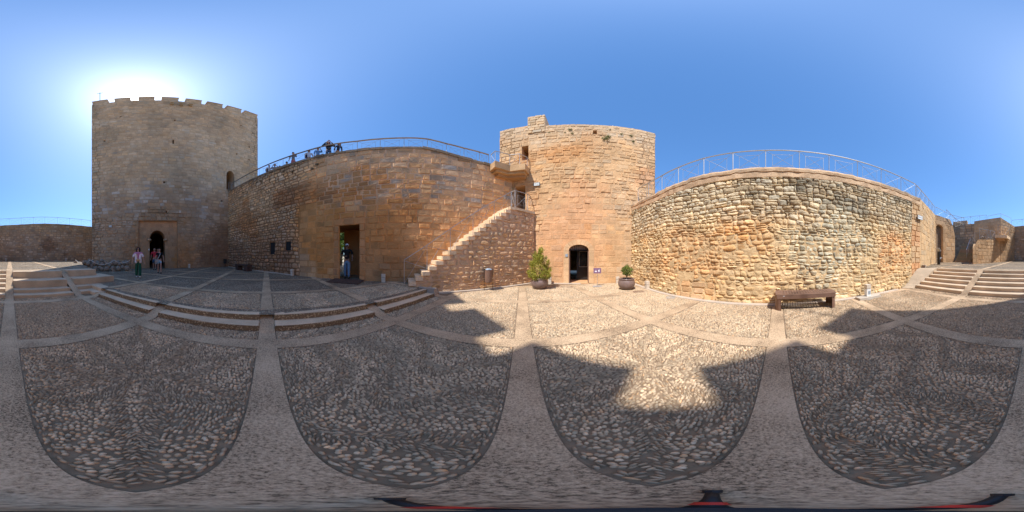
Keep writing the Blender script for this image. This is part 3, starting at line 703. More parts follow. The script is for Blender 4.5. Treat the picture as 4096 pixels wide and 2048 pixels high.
# recessed portal with pointed arch
P_REC = Path([P_KEEP.pos(rec[0], -0.22), P_KEEP.pos(rec[1], -0.22)])
P_REC = Path([(float(a), float(b)) for a, b in (P_KEEP.pos(rec[0], -0.22), P_KEEP.pos(rec[1], -0.22))])
mb = MB(); dr = [door[0]-rec[0], door[1]-rec[0], door[2], door[3], door[4]]
c_port = colf(lambda x, z: mixc(mixc(np.broadcast_to(np.array([0.27, 0.185, 0.115]), np.shape(x)+(3,)).copy(), (0.36, 0.22, 0.13), sst(3.2, 4.6, z)), (0.33, 0.18, 0.07), blob(x, z, 3.6, 1.6, 0.5, 1.5, 3)*0.7), 0.08, 0.03)
slab(mb, P_REC, 0.2, rec[3]+0.02, 1.9, [dr], c_port, step=0.5)
B = cut(courses(0, P_REC.L, 0.25, rec[3], (0.3, 0.4), (0.45, 0.75)), [[dr[0]-0.28, dr[1]+0.28, dr[2], dr[3], dr[4]+0.25]])
masonry(mb, P_REC, B, rec[3], c_port, joint=0.012, relief=(0.0, 0.015), warp=0.01, rough=0.004, n=3, seed=6)
# jambs and voussoirs round the opening
def voussoirs(mb, path, h, wd, cf, out=0.02, n=15, jamb=True, depth=0.25):
    c = (h[0]+h[1])/2; a = (h[1]-h[0])/2
    def pt(k, e):
        t = math.pi*(1-k); return (c+(a+e)*math.cos(t), h[3]+(h[4]+e)*math.sin(t))
    for i in range(n):
        k0, k1 = i/n+0.004, (i+1)/n-0.004
        q = [pt(k0, 0), pt(k1, 0), pt(k1, wd), pt(k0, wd)]
        V = [(*[float(t) for t in path.pos(x, o_)], z) for o_ in (out, -depth) for x, z in q]
        cc = cf(np.array([q[0][0]]), np.array([q[0][1]]))[0]*random.uniform(0.85, 1.15)
        mb.add(V, [[0, 1, 2, 3], [7, 6, 5, 4], [0, 4, 5, 1], [1, 5, 6, 2], [2, 6, 7, 3], [3, 7, 4, 0]], cc)
    if jamb:
        for xa, xb in ((h[0]-wd, h[0]), (h[1], h[1]+wd)):
            z = h[2]
            while z < h[3]-0.02:
                z2 = min(z+random.uniform(0.3, 0.42), h[3]-0.004)
                q = [(xa, z+0.006), (xb, z+0.006), (xb, z2), (xa, z2)]
                V = [(*[float(t) for t in path.pos(x, o_)], zz) for o_ in (out, -depth) for x, zz in q]
                mb.add(V, [[0, 1, 2, 3], [7, 6, 5, 4], [0, 4, 5, 1], [1, 5, 6, 2], [2, 6, 7, 3], [3, 7, 4, 0]], cf(np.array([xa]), np.array([z]))[0]*random.uniform(0.85, 1.15))
                z = z2
voussoirs(mb, P_REC, dr, 0.27, c_port, 0.022)
o = mb.build('portal', M_ST, keep); o.location = KI
mb = MB(); voussoirs(mb, P_KEEP, up, 0.22, c_keep, 0.04, n=11); o = mb.build('upper_doorway', M_ST, keep); o.location = KI
for x, s_ in ((dr[0], 1), (dr[1], -1)):       # worn impost stones
    mb = MB(); px, py = P_REC.pos(x-s_*0.02, 0.04); mb.ball((float(px), float(py), dr[3]-0.03), (0.2, 0.2, 0.12), 6, (0.33, 0.25, 0.17), 0.3, 3); o = mb.build('impost_stone', M_ST, keep); o.location = KI
mb = MB()
for k, (xa, xb, za, zb) in enumerate(((1.4, 4.2, rec[3]+0.03, rec[3]+0.36), (0.9, 5.0, rec[3]+0.36, rec[3]+0.75), (1.7, 3.1, rec[3]+0.75, rec[3]+1.4))):
    masonry(mb, P_KEEP, courses(rec[0]+xa-0.9, rec[0]+xb-0.6, za, zb, (0.3, 0.36), (0.4, 0.6)), zb, colf(lambda x, z: np.broadcast_to(np.array([0.25, 0.185, 0.125]), np.shape(x)+(3,)).copy()), joint=0.02, relief=(0.05, 0.09), warp=0.01, n=3, seed=8)
o = mb.build('portal_patch', M_ST, keep); o.location = KI
for (u, v) in ((686.5, 417), (724, 422), (761, 423)):
    x, z = P_KEEP.pick(u, v); a, b = P_KEEP.pos(x, 0.2); mb = MB(); mb.box((float(a), float(b), z+0.1), (0.32, 0.45, 0.28), P_KEEP.rotz(x), (0.30, 0.25, 0.18)); a, b = P_KEEP.pos(x, 0.12); mb.box((float(a), float(b), z-0.14), (0.28, 0.28, 0.2), P_KEEP.rotz(x), (0.26, 0.22, 0.16))
    o = mb.build('corbel', M_ST, keep); o.location = KI
# iron cross on the battlement and small aerial
x, _ = P_KEEP.pick(396, 400); a, b = P_KEEP.pos(x, -0.3)
t = thing('iron_mast', 'thin iron mast with a short crossbar on the left merlon of the great tower', 'mast', (float(a), float(b), TOPK+0.95))
mb = MB(); mb.tube([(0, 0, 0), (0, 0, 2.9)], 0.035, 6); mb.build('pole', M_IRON, t)
mb = MB(); rz = P_KEEP.rotz(0); d = np.array([math.cos(rz), math.sin(rz), 0]); mb.tube([d*-0.3+np.array([0, 0, 2.7]), d*0.3+np.array([0, 0, 2.7])], 0.03, 6); mb.build('crossbar', M_IRON, t)
x, _ = P_KEEP.pick(991, 450); a, b = P_KEEP.pos(x, -0.3)
t = thing('iron_aerial', 'small iron aerial on the right end merlon of the great tower', 'aerial', (float(a), float(b), TOPK+1.0))
mb = MB(); mb.tube([(0, 0, 0), (0, 0, 0.55)], 0.03, 6); mb.tube([d*-0.35+np.array([0, 0, 0.3]), d*0.35+np.array([0, 0, 0.5])], 0.025, 6); mb.build('rod', M_IRON, t)
def sign(path, u0, u1, v0, v1, lines, label, mat=None, txt=None, name='wall_sign', size=None, out=0.07):
    r = path.rect(u0, u1, v0, v1); xc = (r[0]+r[1])/2; zc = (r[2]+r[3])/2; w_, h_ = r[1]-r[0], r[3]-r[2]; a, b = path.pos(xc, out)
    t = thing(name, label, 'sign', (float(a), float(b), zc), path.rotz(xc))
    mb = MB(); mb.box((0, 0, 0), (w_, 0.03, h_)); mb.build('panel', mat or M_PLAQ, t)
    mb = MB(); 
    for (c, d_) in (((0, 0, h_/2-0.006), (w_+0.01, 0.036, 0.014)), ((0, 0, -h_/2+0.006), (w_+0.01, 0.036, 0.014)), ((w_/2-0.006, 0, 0), (0.014, 0.036, h_-0.02)), ((-w_/2+0.006, 0, 0), (0.014, 0.036, h_-0.02))): mb.box(c, d_)
    if lines: mb.build('frame', M_INK, t)
    for i, l in enumerate(lines):
        sz = size or h_/(len(lines)+0.9); text_mesh(l, sz, txt or M_INK, t, (0, -0.018, (len(lines)-1)/2*sz*1.15-i*sz*1.15), (R(90), 0, 0))
    return t
sign(P_KEEP, 436, 448, 901, 910, ['TORRE DEL', 'HOMENAJE'], 'small white tile sign low on the left of the great tower')
sign(P_KEEP, 594, 597.5, 995, 1001, [], 'tiny white plate beside the pointed arched door', name='door_plate', out=0.04)

# ================================================================== LONG CURTAIN WALL
NW = 7.6
P_CW = Path([W(S1-0.3, NW), W(5.73, NW)])      # left (meets the great tower) to right (meets the second tower)
cwt = [(-0.5, 9.15)]
for u, v in ((920, 762), (1030, 706), (1197, 646), (1314, 615), (1425, 601.5), (1550, 590.5), (1700, 590), (1828, 625), (1971, 662), (2035, 684)): cwt.append(P_CW.pick(u, v))
CWT = table(*cwt)
def c_cw(x, z):
    X = x
    c = np.broadcast_to(np.array([0.36, 0.25, 0.155]), np.shape(x)+(3,)).copy()
    n = fbm(x*0.5, z*0.5, 12)
    c = mixc(c, (0.42, 0.315, 0.205), sst(0.5, 0.7, n)*0.7)
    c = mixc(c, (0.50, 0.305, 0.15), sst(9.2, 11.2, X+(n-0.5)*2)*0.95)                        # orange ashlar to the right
    c = mixc(c, (0.52, 0.36, 0.22), sst(9.5, 11.5, X)*sst(4.2, 6.2, z+(n-0.5)*3)*0.75)         # paler upper courses
    c = mixc(c, (0.38, 0.19, 0.065), blob(x, z, 10.8, 2.6, 1.8, 2.4, 13)*0.9)
    c = mixc(c, (0.36, 0.18, 0.065), blob(x, z, 14.0, 2.8, 2.0, 2.2, 19)*0.85)
    c = mixc(c, (0.44, 0.22, 0.08), blob(x, z, 9.9, 3.2, 1.3, 1.6, 20)*0.6)
    c = mixc(c, (0.33, 0.175, 0.085), blob(x, z, 3.4, 4.4, 2.1, 1.9, 14)*0.95)                  # stain patches at left
    c = mixc(c, (0.40, 0.30, 0.21), blob(x, z, 2.6, 3.0, 1.2, 1.0, 15)*0.8)
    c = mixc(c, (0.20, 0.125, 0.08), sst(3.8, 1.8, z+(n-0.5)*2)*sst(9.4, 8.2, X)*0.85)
    c = mixc(c, (0.20, 0.105, 0.055), blob(x, z, 9.0, 5.3, 2.8, 1.0, 16)*0.9)
    c = mixc(c, (0.34, 0.165, 0.06), blob(x, z, 12.6, 5.4, 2.8, 1.0, 17)*0.8)
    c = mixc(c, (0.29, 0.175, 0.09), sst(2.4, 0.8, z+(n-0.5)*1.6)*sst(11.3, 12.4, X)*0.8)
    c = mixc(c, (0.27, 0.25, 0.22), sst(0.62, 0.72, fbm(x*1.8, z*3.2, 18))*sst(3.5, 4.5, z)*sst(11, 12, X)*0.8)
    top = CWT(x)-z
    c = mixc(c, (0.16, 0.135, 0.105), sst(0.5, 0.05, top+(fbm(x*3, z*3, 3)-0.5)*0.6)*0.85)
    return c
colf(c_cw, 0.10, 0.05)
cwall = thing('curtain_wall', 'long stained stone rampart with a square doorway and a walkway on top', 'wall', (*W(-4, NW), 0.3)); CI = -cwall.location
gate = P_CW.rect(1356, 1438, 900, 1117); gate[2] = 0.16
w1 = P_CW.rect(1143, 1164.5, 967, 1002); w2 = P_CW.rect(1081, 1100, 970, 1017)
mb = MB()
P_CF = Path([W(S1-0.3, NW+0.12), W(5.73, NW+0.12)]); P_CM = Path([W(S1-0.3, NW+1.9), W(5.73, NW+1.9)]); P_CB = Path([W(S1-0.3, NW+2.6), W(5.73, NW+2.6)])
mgate = [gate[0]-1.3, gate[1], gate[2], gate[3]+0.03]; bgate = [P_CB.meet(1350)[0]-0.3, P_CM.meet(1377)[0], gate[2], gate[3]+0.02]
slab(mb, P_CM, 0.0, lambda x: CWT(x)-0.02, 0.7, [bgate], lambda x, z: c_cw(x, z)*0.8, x0=0.3, x1=P_CW.L, step=1.0)
slab(mb, P_CF, 0.0, lambda x: CWT(x)-0.01, 1.775, [mgate], lambda x, z: c_cw(x, z)*0.8, x0=0.3, x1=P_CW.L, step=1.0)
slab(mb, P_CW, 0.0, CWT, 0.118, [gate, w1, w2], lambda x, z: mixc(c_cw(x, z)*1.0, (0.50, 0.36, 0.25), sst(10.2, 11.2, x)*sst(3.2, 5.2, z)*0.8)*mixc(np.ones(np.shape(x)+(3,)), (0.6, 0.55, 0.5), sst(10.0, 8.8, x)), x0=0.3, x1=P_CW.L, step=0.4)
hl = [gate, w1, w2]
B = cut(courses(10.4, P_CW.L, 0.15, 9.5, (0.24, 0.40), (0.3, 0.85)), hl+[[gate[0]-0.3, gate[1]+0.3, gate[2], gate[3]+0.35]])
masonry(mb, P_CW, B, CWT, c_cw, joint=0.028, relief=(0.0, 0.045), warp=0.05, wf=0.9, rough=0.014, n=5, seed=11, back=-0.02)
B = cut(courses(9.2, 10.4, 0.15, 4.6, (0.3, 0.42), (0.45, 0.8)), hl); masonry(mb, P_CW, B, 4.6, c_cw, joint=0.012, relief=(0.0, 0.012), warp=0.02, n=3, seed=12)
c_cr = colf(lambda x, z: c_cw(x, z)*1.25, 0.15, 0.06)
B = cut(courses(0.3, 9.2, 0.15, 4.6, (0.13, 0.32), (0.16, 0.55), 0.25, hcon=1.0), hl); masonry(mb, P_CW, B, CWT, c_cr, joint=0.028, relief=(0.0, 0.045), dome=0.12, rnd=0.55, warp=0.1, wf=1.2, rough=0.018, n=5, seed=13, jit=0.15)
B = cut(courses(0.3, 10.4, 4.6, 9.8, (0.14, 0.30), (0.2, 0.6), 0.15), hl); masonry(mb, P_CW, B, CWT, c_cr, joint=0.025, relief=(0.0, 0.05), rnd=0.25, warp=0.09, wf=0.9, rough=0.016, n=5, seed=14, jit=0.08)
o = mb.build('wall', M_ST, cwall); o.location = CI
mb = MB()                                     # worn coping along the top edge
xs = list(np.arange(0.35, P_CW.L-0.1, 0.62))
for a in xs:
    b = min(a+0.60, P_CW.L); zt = float(CWT((a+b)/2)); z0_, z1_ = float(CWT(a)), float(CWT(b)); j = random.uniform(-0.02, 0.03)
    q = [(float(p[0]), float(p[1])) for p in (P_CW.pos(a, 0.05+j), P_CW.pos(b, 0.05+j), P_CW.pos(b, -2.55), P_CW.pos(a, -2.55))]
    V = [(q[0][0], q[0][1], z0_-0.12), (q[1][0], q[1][1], z1_-0.12), (q[2][0], q[2][1], z1_-0.12), (q[3][0], q[3][1], z0_-0.12), (q[0][0], q[0][1], z0_+0.03+j), (q[1][0], q[1][1], z1_+0.03+j), (q[2][0], q[2][1], z1_+0.03), (q[3][0], q[3][1], z0_+0.03)]
    k = random.uniform(0.7, 1.15); mb.add(V, [[0, 3, 2, 1], [4, 5, 6, 7], [0, 1, 5, 4], [1, 2, 6, 5], [2, 3, 7, 6], [3, 0, 4, 7]], (0.20*k, 0.165*k, 0.125*k))
o = mb.build('coping', M_ST, cwall); o.location = CI
# door surround (smooth ashlar) and lintel
c_sur = colf(lambda x, z: mixc(np.broadcast_to(np.array([0.40, 0.225, 0.115]), np.shape(x)+(3,)).copy(), (0.33, 0.18, 0.08), sst(0.4, 0.6, fbm(x, z, 4))*0.7), 0.07, 0.03)
mb = MB(); masonry(mb, P_CW, courses(gate[0]-0.3, gate[0], 0.16, gate[3], (0.32, 0.42), (0.5, 0.6)), gate[3], c_sur, joint=0.01, relief=(0.02, 0.03), warp=0, n=3, rough=0.003)
masonry(mb, P_CW, courses(gate[1], gate[1]+0.3, 0.16, gate[3], (0.32, 0.42), (0.5, 0.6)), gate[3], c_sur, joint=0.01, relief=(0.02, 0.03), warp=0, n=3, rough=0.003)
masonry(mb, P_CW, [(gate[0]-0.3, gate[0]+0.25, gate[3], gate[3]+0.35), (gate[0]+0.25, gate[1]-0.25, gate[3], gate[3]+0.35), (gate[1]-0.25, gate[1]+0.3, gate[3], gate[3]+0.35)], 20, c_sur, joint=0.01, relief=(0.02, 0.03), warp=0, n=3, rough=0.003)
o = mb.build('door_surround', M_ST, cwall); o.location = CI
for (r_, nm) in ((w1, 'dark_panel'), (w2, 'dark_panel')):
    mb = MB(); a, b = P_CW.pos((r_[0]+r_[1])/2, -0.06); mb.box((float(a), float(b), (r_[2]+r_[3])/2), (r_[1]-r_[0]-0.004, 0.04, r_[3]-r_[2]-0.004), P_CW.rotz(0)); o = mb.build('window_shutter', M_IRON, cwall); o.location = CI
# little weed tufts and sockets in the joints, as leaf clumps
def leaves(mb, pts, size, c1, c2, flat_=0.0):
    N = len(pts); pts = np.asarray(pts, float)
    a = rng.normal(0, 1, (N, 3)); a /= np.linalg.norm(a, axis=1)[:, None]; b = rng.normal(0, 1, (N, 3)); b -= (a*b).sum(1)[:, None]*a; b /= np.linalg.norm(b, axis=1)[:, None]
    s = size*rng.uniform(0.6, 1.3, (N, 1)); V = np.stack([pts-a*s, pts+b*s*0.45, pts+a*s, pts-b*s*0.45], 1).reshape(-1, 3)
    t = rng.random((N, 1)); c = np.array(c1)*(1-t)+np.array(c2)*t; c = c*rng.uniform(0.7, 1.25, (N, 1))
    mb.add(V, np.arange(4*N).reshape(-1, 4), np.repeat(c, 4, 0))
def tuft(path, u, v, r, label, green=True, n=140):
    x, z = path.pick(u, v); a, b = path.pos(x, 0.05)
    P = rng.normal(0, 1, (n, 3)); P /= np.linalg.norm(P, axis=1)[:, None]; P *= (rng.random((n, 1))**0.5)*r*np.array([1.15, 1.15, 0.75])
    mb = MB(); leaves(mb, P, r*0.22, (0.10, 0.13, 0.03) if green else (0.09, 0.07, 0.04), (0.22, 0.24, 0.07) if green else (0.16, 0.13, 0.08))
    mb.tube([(0, 0, 0), P[0]*0.6], 0.01, 5, (0.1, 0.08, 0.05))
    o = mb.build('weed_tuft', M_LEAF); o.location = (float(a), float(b), z)
    return tag(o, label, 'weed', 'weeds growing from wall joints')
for (u, v, r), lb in zip(((1138, 687, 0.17), (1172, 687, 0.12), (1271, 660, 0.13), (1251, 677, 0.12), (1083, 720, 0.12), (1030, 730, 0.14), (1043, 722, 0.1), (975, 770, 0.1)),
    ('bushiest dry weed in the curtain wall below the sightseers', 'dry weed right beside the bushiest weed of the curtain wall', 'dry weed below the sightseer in blue shirt', 'dry weed under the one below the blue shirt', 'dry weed below the person raising a camera', 'dry weed by the sloping coping under the green rail', 'tiny dry weed beside the coping weed', 'dry weed nearest the upper doorway of the great tower')):
    tuft(P_CW, u, v, r, lb, False, 110)

# ================================================================== SECOND TOWER
D2 = 8.72; AZ2 = 24.0
m2 = np.array([math.sin(R(AZ2)), math.cos(R(AZ2))]); t2 = np.array([m2[1], -m2[0]])
def at2(k): return tuple(m2*D2+t2*k)
kL = D2*math.tan(R(az(2000)-AZ2)); kR = D2*math.tan(R(az(2620)-AZ2))
P_T2 = Path([at2(kL), at2(kR)])
T2T = table(*[P_T2.pick(u, v) for u, v in ((2000, 526), (2050, 514), (2110, 504), (2182, 504), (2260, 499), (2350, 499), (2440, 503), (2530, 514), (2619, 534))])
t2d = thing('bell_tower', 'sunlit honey coloured stone tower with an arched glazed door', 'tower', (*at2(0), 0)); TI = -t2d.location
d2 = P_T2.rect(2275, 2355, 1001, 1133); d2 = [d2[0], d2[1], 0.03, d2[3], P_T2.pick(2315, 978)[1]-d2[3]]
dl = P_T2.rect(2056, 2101, 746, 840); dl[2] = 3.97
du = P_T2.rect(2087, 2114, 584, 640)
so_ = P_T2.rect(2372, 2388, 523, 537)
def c_t2(x, z):
    c = np.broadcast_to(np.array([0.42, 0.298, 0.175]), np.shape(x)+(3,)).copy(); n = fbm(x*0.6, z*0.6, 22)
    c = mixc(c, (0.46, 0.335, 0.21), sst(0.5, 0.7, n)*0.7); c = mixc(c, (0.37, 0.235, 0.13), sst(0.48, 0.3, n)*0.7)
    c = mixc(c, (0.42, 0.345, 0.25), sst(8.4, 10.2, z+(n-0.5)*3)*0.8)
    c = mixc(c, (0.39, 0.31, 0.215), sst(6.3, 7.4, x+(n-0.5)*2)*sst(5.5, 4.4, z)*0.75)
    c = mixc(c, (0.46, 0.265, 0.15), blob(x, z, 4.2, 3.0, 2.0, 3.0, 23)*0.6)
    c = mixc(c, (0.42, 0.23, 0.10), blob(x, z, 3.6, 7.8, 2.2, 0.9, 24)*0.7)
    c = mixc(c, (0.42, 0.235, 0.14), blob(x, z, 8.8, 6.4, 1.6, 0.7, 25)*0.55)
    return c
colf(c_t2, 0.06, 0.03)
mb = MB(); hs = [d2, dl, du, so_]
slab(mb, P_T2, 0.0, T2T, 1.3, hs, lambda x, z: c_t2(x, z)*np.array([1.02, 1.0, 0.98]), step=0.5)
sur2 = [d2[0]-0.3, d2[1]+0.3, 0, d2[3], d2[4]+0.28]
B = cut(courses(0, P_T2.L, 0.02, 13, (0.19, 0.38), (0.26, 0.78), 0.08, 1.0), [sur2]+hs)
masonry(mb, P_T2, B, T2T, c_t2, joint=0.015, relief=(0.0, 0.042), warp=0.05, wf=0.9, rough=0.026, n=6, seed=22, rnd=0.1, jit=0.04, back=-0.02, relmul=lambda x, z: 0.35+0.65*np.clip(sst(4.8, 7.2, z+(fbm(x*0.7, z*0.7, 26)-0.5)*4)+sst(0.62, 0.72, fbm(x*0.5, z*0.5, 27)), 0, 1))
voussoirs(mb, P_T2, d2, 0.28, colf(lambda x, z: np.broadcast_to(np.array([0.44, 0.32, 0.20]), np.shape(x)+(3,)).copy()), 0.02, n=9, depth=0.2)
o = mb.build('wall', M_ST, t2d); o.location = TI
mb = MB()
q = [at2(kL), tuple(np.array(at2(kL))+m2*9), tuple(np.array(at2(kR))+m2*9), at2(kR)]
for a, b in ((q[1], q[0]), (q[2], q[1]), (q[3], q[2])):
    p = Path([a, b]); tz = float(T2T(0 if a == q[1] else 11))
    slab(mb, p, 0.0, tz-0.02, 1.0, (), c_t2, step=1.5); masonry(mb, p, courses(0, p.L, 0.05, tz, (0.3, 0.4), (0.4, 0.9)), tz-0.02, c_t2, joint=0.02, relief=(0, 0.04), warp=0.03, n=3, seed=23)
f = [tuple(np.array(at2(kL+0.9))+m2*1.31), tuple(np.array(at2(kL+0.9))+m2*8.2), tuple(np.array(at2(kR-0.9))+m2*8.2), tuple(np.array(at2(kR-0.9))+m2*1.31)]
mb.prism(f, 9.6, 9.8, (0.4, 0.3, 0.2)); mb.prism(f, 3.6, 3.96, (0.2, 0.15, 0.1)); mb.prism(f, 6.0, 6.3, (0.3, 0.22, 0.15))
o = mb.build('side_walls', M_ST, t2d); o.location = TI
# raised stair turret on the parapet
tr = P_T2.rect(2112, 2181, 466, 510); mb = MB(); zt2 = P_T2.pick(2146, 466)[1]
slab(mb, P_T2, 10.0, zt2, 1.6, (), c_t2, x0=tr[0], x1=tr[1], step=0.5, out=0.05)
masonry(mb, P_T2, courses(tr[0], tr[1], 10.0, zt2, (0.24, 0.32), (0.3, 0.6)), zt2, colf(lambda x, z: np.broadcast_to(np.array([0.42, 0.34, 0.235]), np.shape(x)+(3,)).copy()), joint=0.02, relief=(0.07, 0.11), warp=0.02, n=4, seed=25)
o = mb.build('turret', M_ST, t2d); o.location = TI
# barred fanlight and glass door
dc = (d2[0]+d2[1])/2; a_ = (d2[1]-d2[0])/2
mb = MB(); a, b = P_T2.pos(dc, -0.25); mb.box((float(a), float(b), d2[3]+0.02), (d2[1]-d2[0], 0.05, 0.05), P_T2.rotz(0))
for k in range(9):
    x = d2[0]+(k+0.5)*(d2[1]-d2[0])/9; hh = d2[4]*math.sqrt(max(0, 1-((x-dc)/a_)**2)); a, b = P_T2.pos(x, -0.25); mb.tube([(float(a), float(b), d2[3]), (float(a), float(b), d2[3]+hh)], 0.009, 6)
o = mb.build('fanlight_grille', M_IRON, t2d); o.location = TI
mb = MB(); n_ = 12; V = [(*[float(t) for t in P_T2.pos(dc+a_*0.995*math.cos(math.pi*k/n_), -0.3)], d2[3]+0.03+(d2[4]-0.01)*math.sin(math.pi*k/n_)) for k in range(n_+1)]
mb.add(V, [list(range(n_+1))]); o = mb.build('fanlight_board', plain('grey_board', (0.30, 0.25, 0.22), 0.8), t2d); o.location = TI
for xx, sgn in ((d2[0]+0.03, 0), (d2[1]-0.02, 1)):
    mb = MB(); a, b = P_T2.pos(xx, -0.2); mb.box((float(a), float(b), (d2[2]+d2[3])/2), (0.05, 0.36, d2[3]-d2[2]-0.06), P_T2.rotz(0)); o = mb.build('door_jamb', M_RUST, t2d); o.location = TI
fr = [P_T2.meet(2313)[0]+0.10, P_T2.meet(2346)[0]+0.05]
t = thing('door_leaf', 'half open dark door leaf with a framed notice inside the arched door', 'door', (*[float(k) for k in P_T2.pos(dc+0.22, -1.2)], 0.05), P_T2.rotz(0))
mb = MB(); z0_, z1_ = 0.85, 1.9
mb.box((0.02, 0.02, 1.0), (0.75, 0.04, 1.95)); mb.build('leaf', M_IRON, t)
mb = MB()
for c, dd in (((0.05, -0.02, 1.72), (0.52, 0.02, 0.02)), ((0.05, -0.02, 0.80), (0.52, 0.02, 0.02)), ((-0.2, -0.02, 1.26), (0.02, 0.02, 0.94)), ((0.3, -0.02, 1.26), (0.02, 0.02, 0.94))): mb.box(c, dd)
mb.build('notice_frame', plain('grey_frame', (0.4, 0.42, 0.42), 0.5), t); mb = MB(); mb.box((0.05, -0.012, 1.26), (0.5, 0.02, 0.9)); mb.build('pane', M_GLASS, t)
for u, v, r, g_ in ((2280, 520, 0.13, 1), (2288, 535, 0.09, 1), (2197, 532, 0.07, 1), (2261, 531, 0.06, 1), (2421, 556, 0.2, 1), (2432, 548, 0.14, 1), (2484, 538, 0.10, 1), (2524, 544, 0.11, 1), (2532, 567, 0.09, 1), (2440, 520, 0.06, 1)):
    lb = {2280: 'green weed hanging below the parapet, left of the hole', 2288: 'small weed just under the left parapet weed', 2197: 'tiny weed left of the bell tower turret crack', 2261: 'tiny weed between the crack and the left parapet weed', 2421: 'largest green bush growing from the bell tower wall', 2432: 'small green sprig beside the largest bush of the bell tower', 2484: 'dark weed below the thin pipe of the bell tower', 2524: 'dark weed high on the right of the bell tower', 2532: 'small weed lowest at the right of the bell tower top', 2440: 'tiny weed above the largest bush of the bell tower'}[u]
    tuft(P_T2, u, v, r, lb, True, 160)
x, z = P_T2.pick(2455, 505); a, b = P_T2.pos(x, -0.3); t = thing('vent_pipe', 'thin white pipe standing on the parapet of the bell tower', 'pipe', (float(a), float(b), z-0.05))
mb = MB(); mb.tube([(0, 0, 0), (0, 0, 0.36)], 0.035, 8); mb.build('pipe', M_PLAQ, t); mb = MB(); mb.tube([(0, 0, 0.34), (0, 0, 0.40)], 0.05, 8); mb.build('cap', M_GALV, t)
sign(P_T2, 2137, 2159.5, 732, 745, ['TORRE DE', 'LA CAMPANA'], 'white tile sign on the sunlit bell tower above the staircase')
sign(P_T2, 2262, 2271, 1016, 1027, [], 'small pale plate left of the glazed arched door', M_ZINC, name='door_plate', out=0.04)

# staircase against the curtain wall
NS = 6.34; s_top0, s_top1, z_top = 4.95, 6.30, 3.97; nst = 18; s_bot = 0.10; tr_ = (s_top0-s_bot)/nst; ri = (z_top-0.27)/(nst+0.0)
stair = thing('stone_staircase', 'steep stone staircase climbing the curtain wall to the bell tower', 'staircase', (*W(3, 7), 0)); SI = -stair.location
P_ST = Path([W(s_bot-0.02, NS), W(s_top1, NS)])
stz = lambda x: np.where(np.asarray(x) > s_top0-s_bot+0.02, z_top-0.12, 0.27+np.floor(np.clip((np.asarray(x)-0.02)/tr_, 0, nst))*ri+ri-0.13)
def c_st(x, z):
    c = np.broadcast_to(np.array([0.56, 0.40, 0.255]), np.shape(x)+(3,)).copy(); n = fbm(x*0.9, z*0.9, 32)
    c = mixc(c, (0.56, 0.41, 0.29), sst(0.5, 0.7, n)); c = mixc(c, (0.40, 0.26, 0.17), sst(1.3, 0.3, z)*0.4)
    c = mixc(c, (0.46, 0.28, 0.14), sst(0.55, 0.7, fbm(x*2, z*2, 33))*0.6); return c
colf(c_st, 0.12, 0.05)
mb = MB()
for i in range(nst+1):
    xa = s_bot+i*tr_; xb = xa+tr_ if i < nst else s_top1; zz = 0.27+(i+1)*ri-0.125 if i < nst else z_top-0.12
    mb.prism([W(xa, NS+0.02), W(xb, NS+0.02), W(xb, 7.6), W(xa, 7.6)], -0.05, zz, (0.50, 0.35, 0.25))
stc = lambda x: np.interp(x, [0, 0.02, s_top0-s_bot, s_top0-s_bot+0.01, 9], [0.3, 0.42, z_top-0.2, z_top-0.12, z_top-0.12])
B = courses(0.02, P_ST.L, 0.0, 4.1, (0.12, 0.30), (0.15, 0.5), 0.25)
masonry(mb, P_ST, B, stc, c_st, joint=0.03, relief=(-0.01, 0.03), dome=0.05, rnd=0.7, warp=0.08, wf=1.3, rough=0.012, n=5, seed=31, jit=0.2, back=-0.035)
P_SE = Path([W(s_top1, NS), W(s_top1, 7.6)])
masonry(mb, P_SE, courses(0, P_SE.L, 0.0, 3.9, (0.2, 0.3), (0.25, 0.5)), z_top-0.12, c_st, joint=0.02, relief=(0.0, 0.03), warp=0.02, seed=33)
o = mb.build('side_wall', M_RB, stair); o.location = SI
for i in range(nst+1):
    xa = s_bot+i*tr_-0.03; xb = s_bot+(i+1)*tr_ if i < nst else s_top1+0.03; zz = 0.27+(i+1)*ri if i < nst else z_top+0.005
    mb = MB(); k = random.uniform(0.8, 1.1)
    lo = zz-0.155 if i < nst else zz-0.13
    mb.prism([W(xa, NS-0.035-random.uniform(0, .025)), W(xb-0.004, NS-0.04), W(xb-0.004, 7.6), W(xa, 7.6)], lo, zz, (0.54*k, 0.45*k, 0.33*k))
    o = mb.build('tread' if i < nst else 'landing', M_ST, stair); o.location = SI

# corner balcony joining the wall walk to the tower
bal = thing('stone_balcony', 'L shaped stone balcony on corbels in the corner above the staircase', 'balcony', (0, 9.5, 6)); BI = -bal.location
zb_ = 1.5+P_CW.meet(2042)[1]*0+P_CW.pick(2020, 668)[1]-1.5
ca = (0.005, 9.515)
sA = 4.05
floor = float(CWT(P_CW.L-0.4))+0.02
A0, A1 = W(4.24, NW), W(4.2, NW-0.6); A2 = W(5.15, NW-0.6)
mb = MB()
tdir = t2
e0 = np.array(at2(0)); cx = np.array([0.006, 9.52])
o1 = tuple(cx+t2*1.06); o2 = tuple(cx+t2*1.06-m2*0.72); o3 = tuple(np.array(A2))
foot = [A0, W(5.73, NW), o1, o2, o3, A1]
mb.prism(foot, floor-0.44, floor, (0.37, 0.265, 0.16)); o = mb.build('parapet', M_ST, bal); o.location = BI
foot2 = [W(4.36, NW), W(5.73, NW), tuple(cx+t2*0.95), tuple(cx+t2*0.95-m2*0.55), W(5.1, NW-0.45), W(4.4, NW-0.42)]
mb = MB(); mb.prism(foot2, floor-0.59, floor-0.442, (0.38, 0.265, 0.15)); o = mb.build('corbel_course', M_ST, bal); o.location = BI
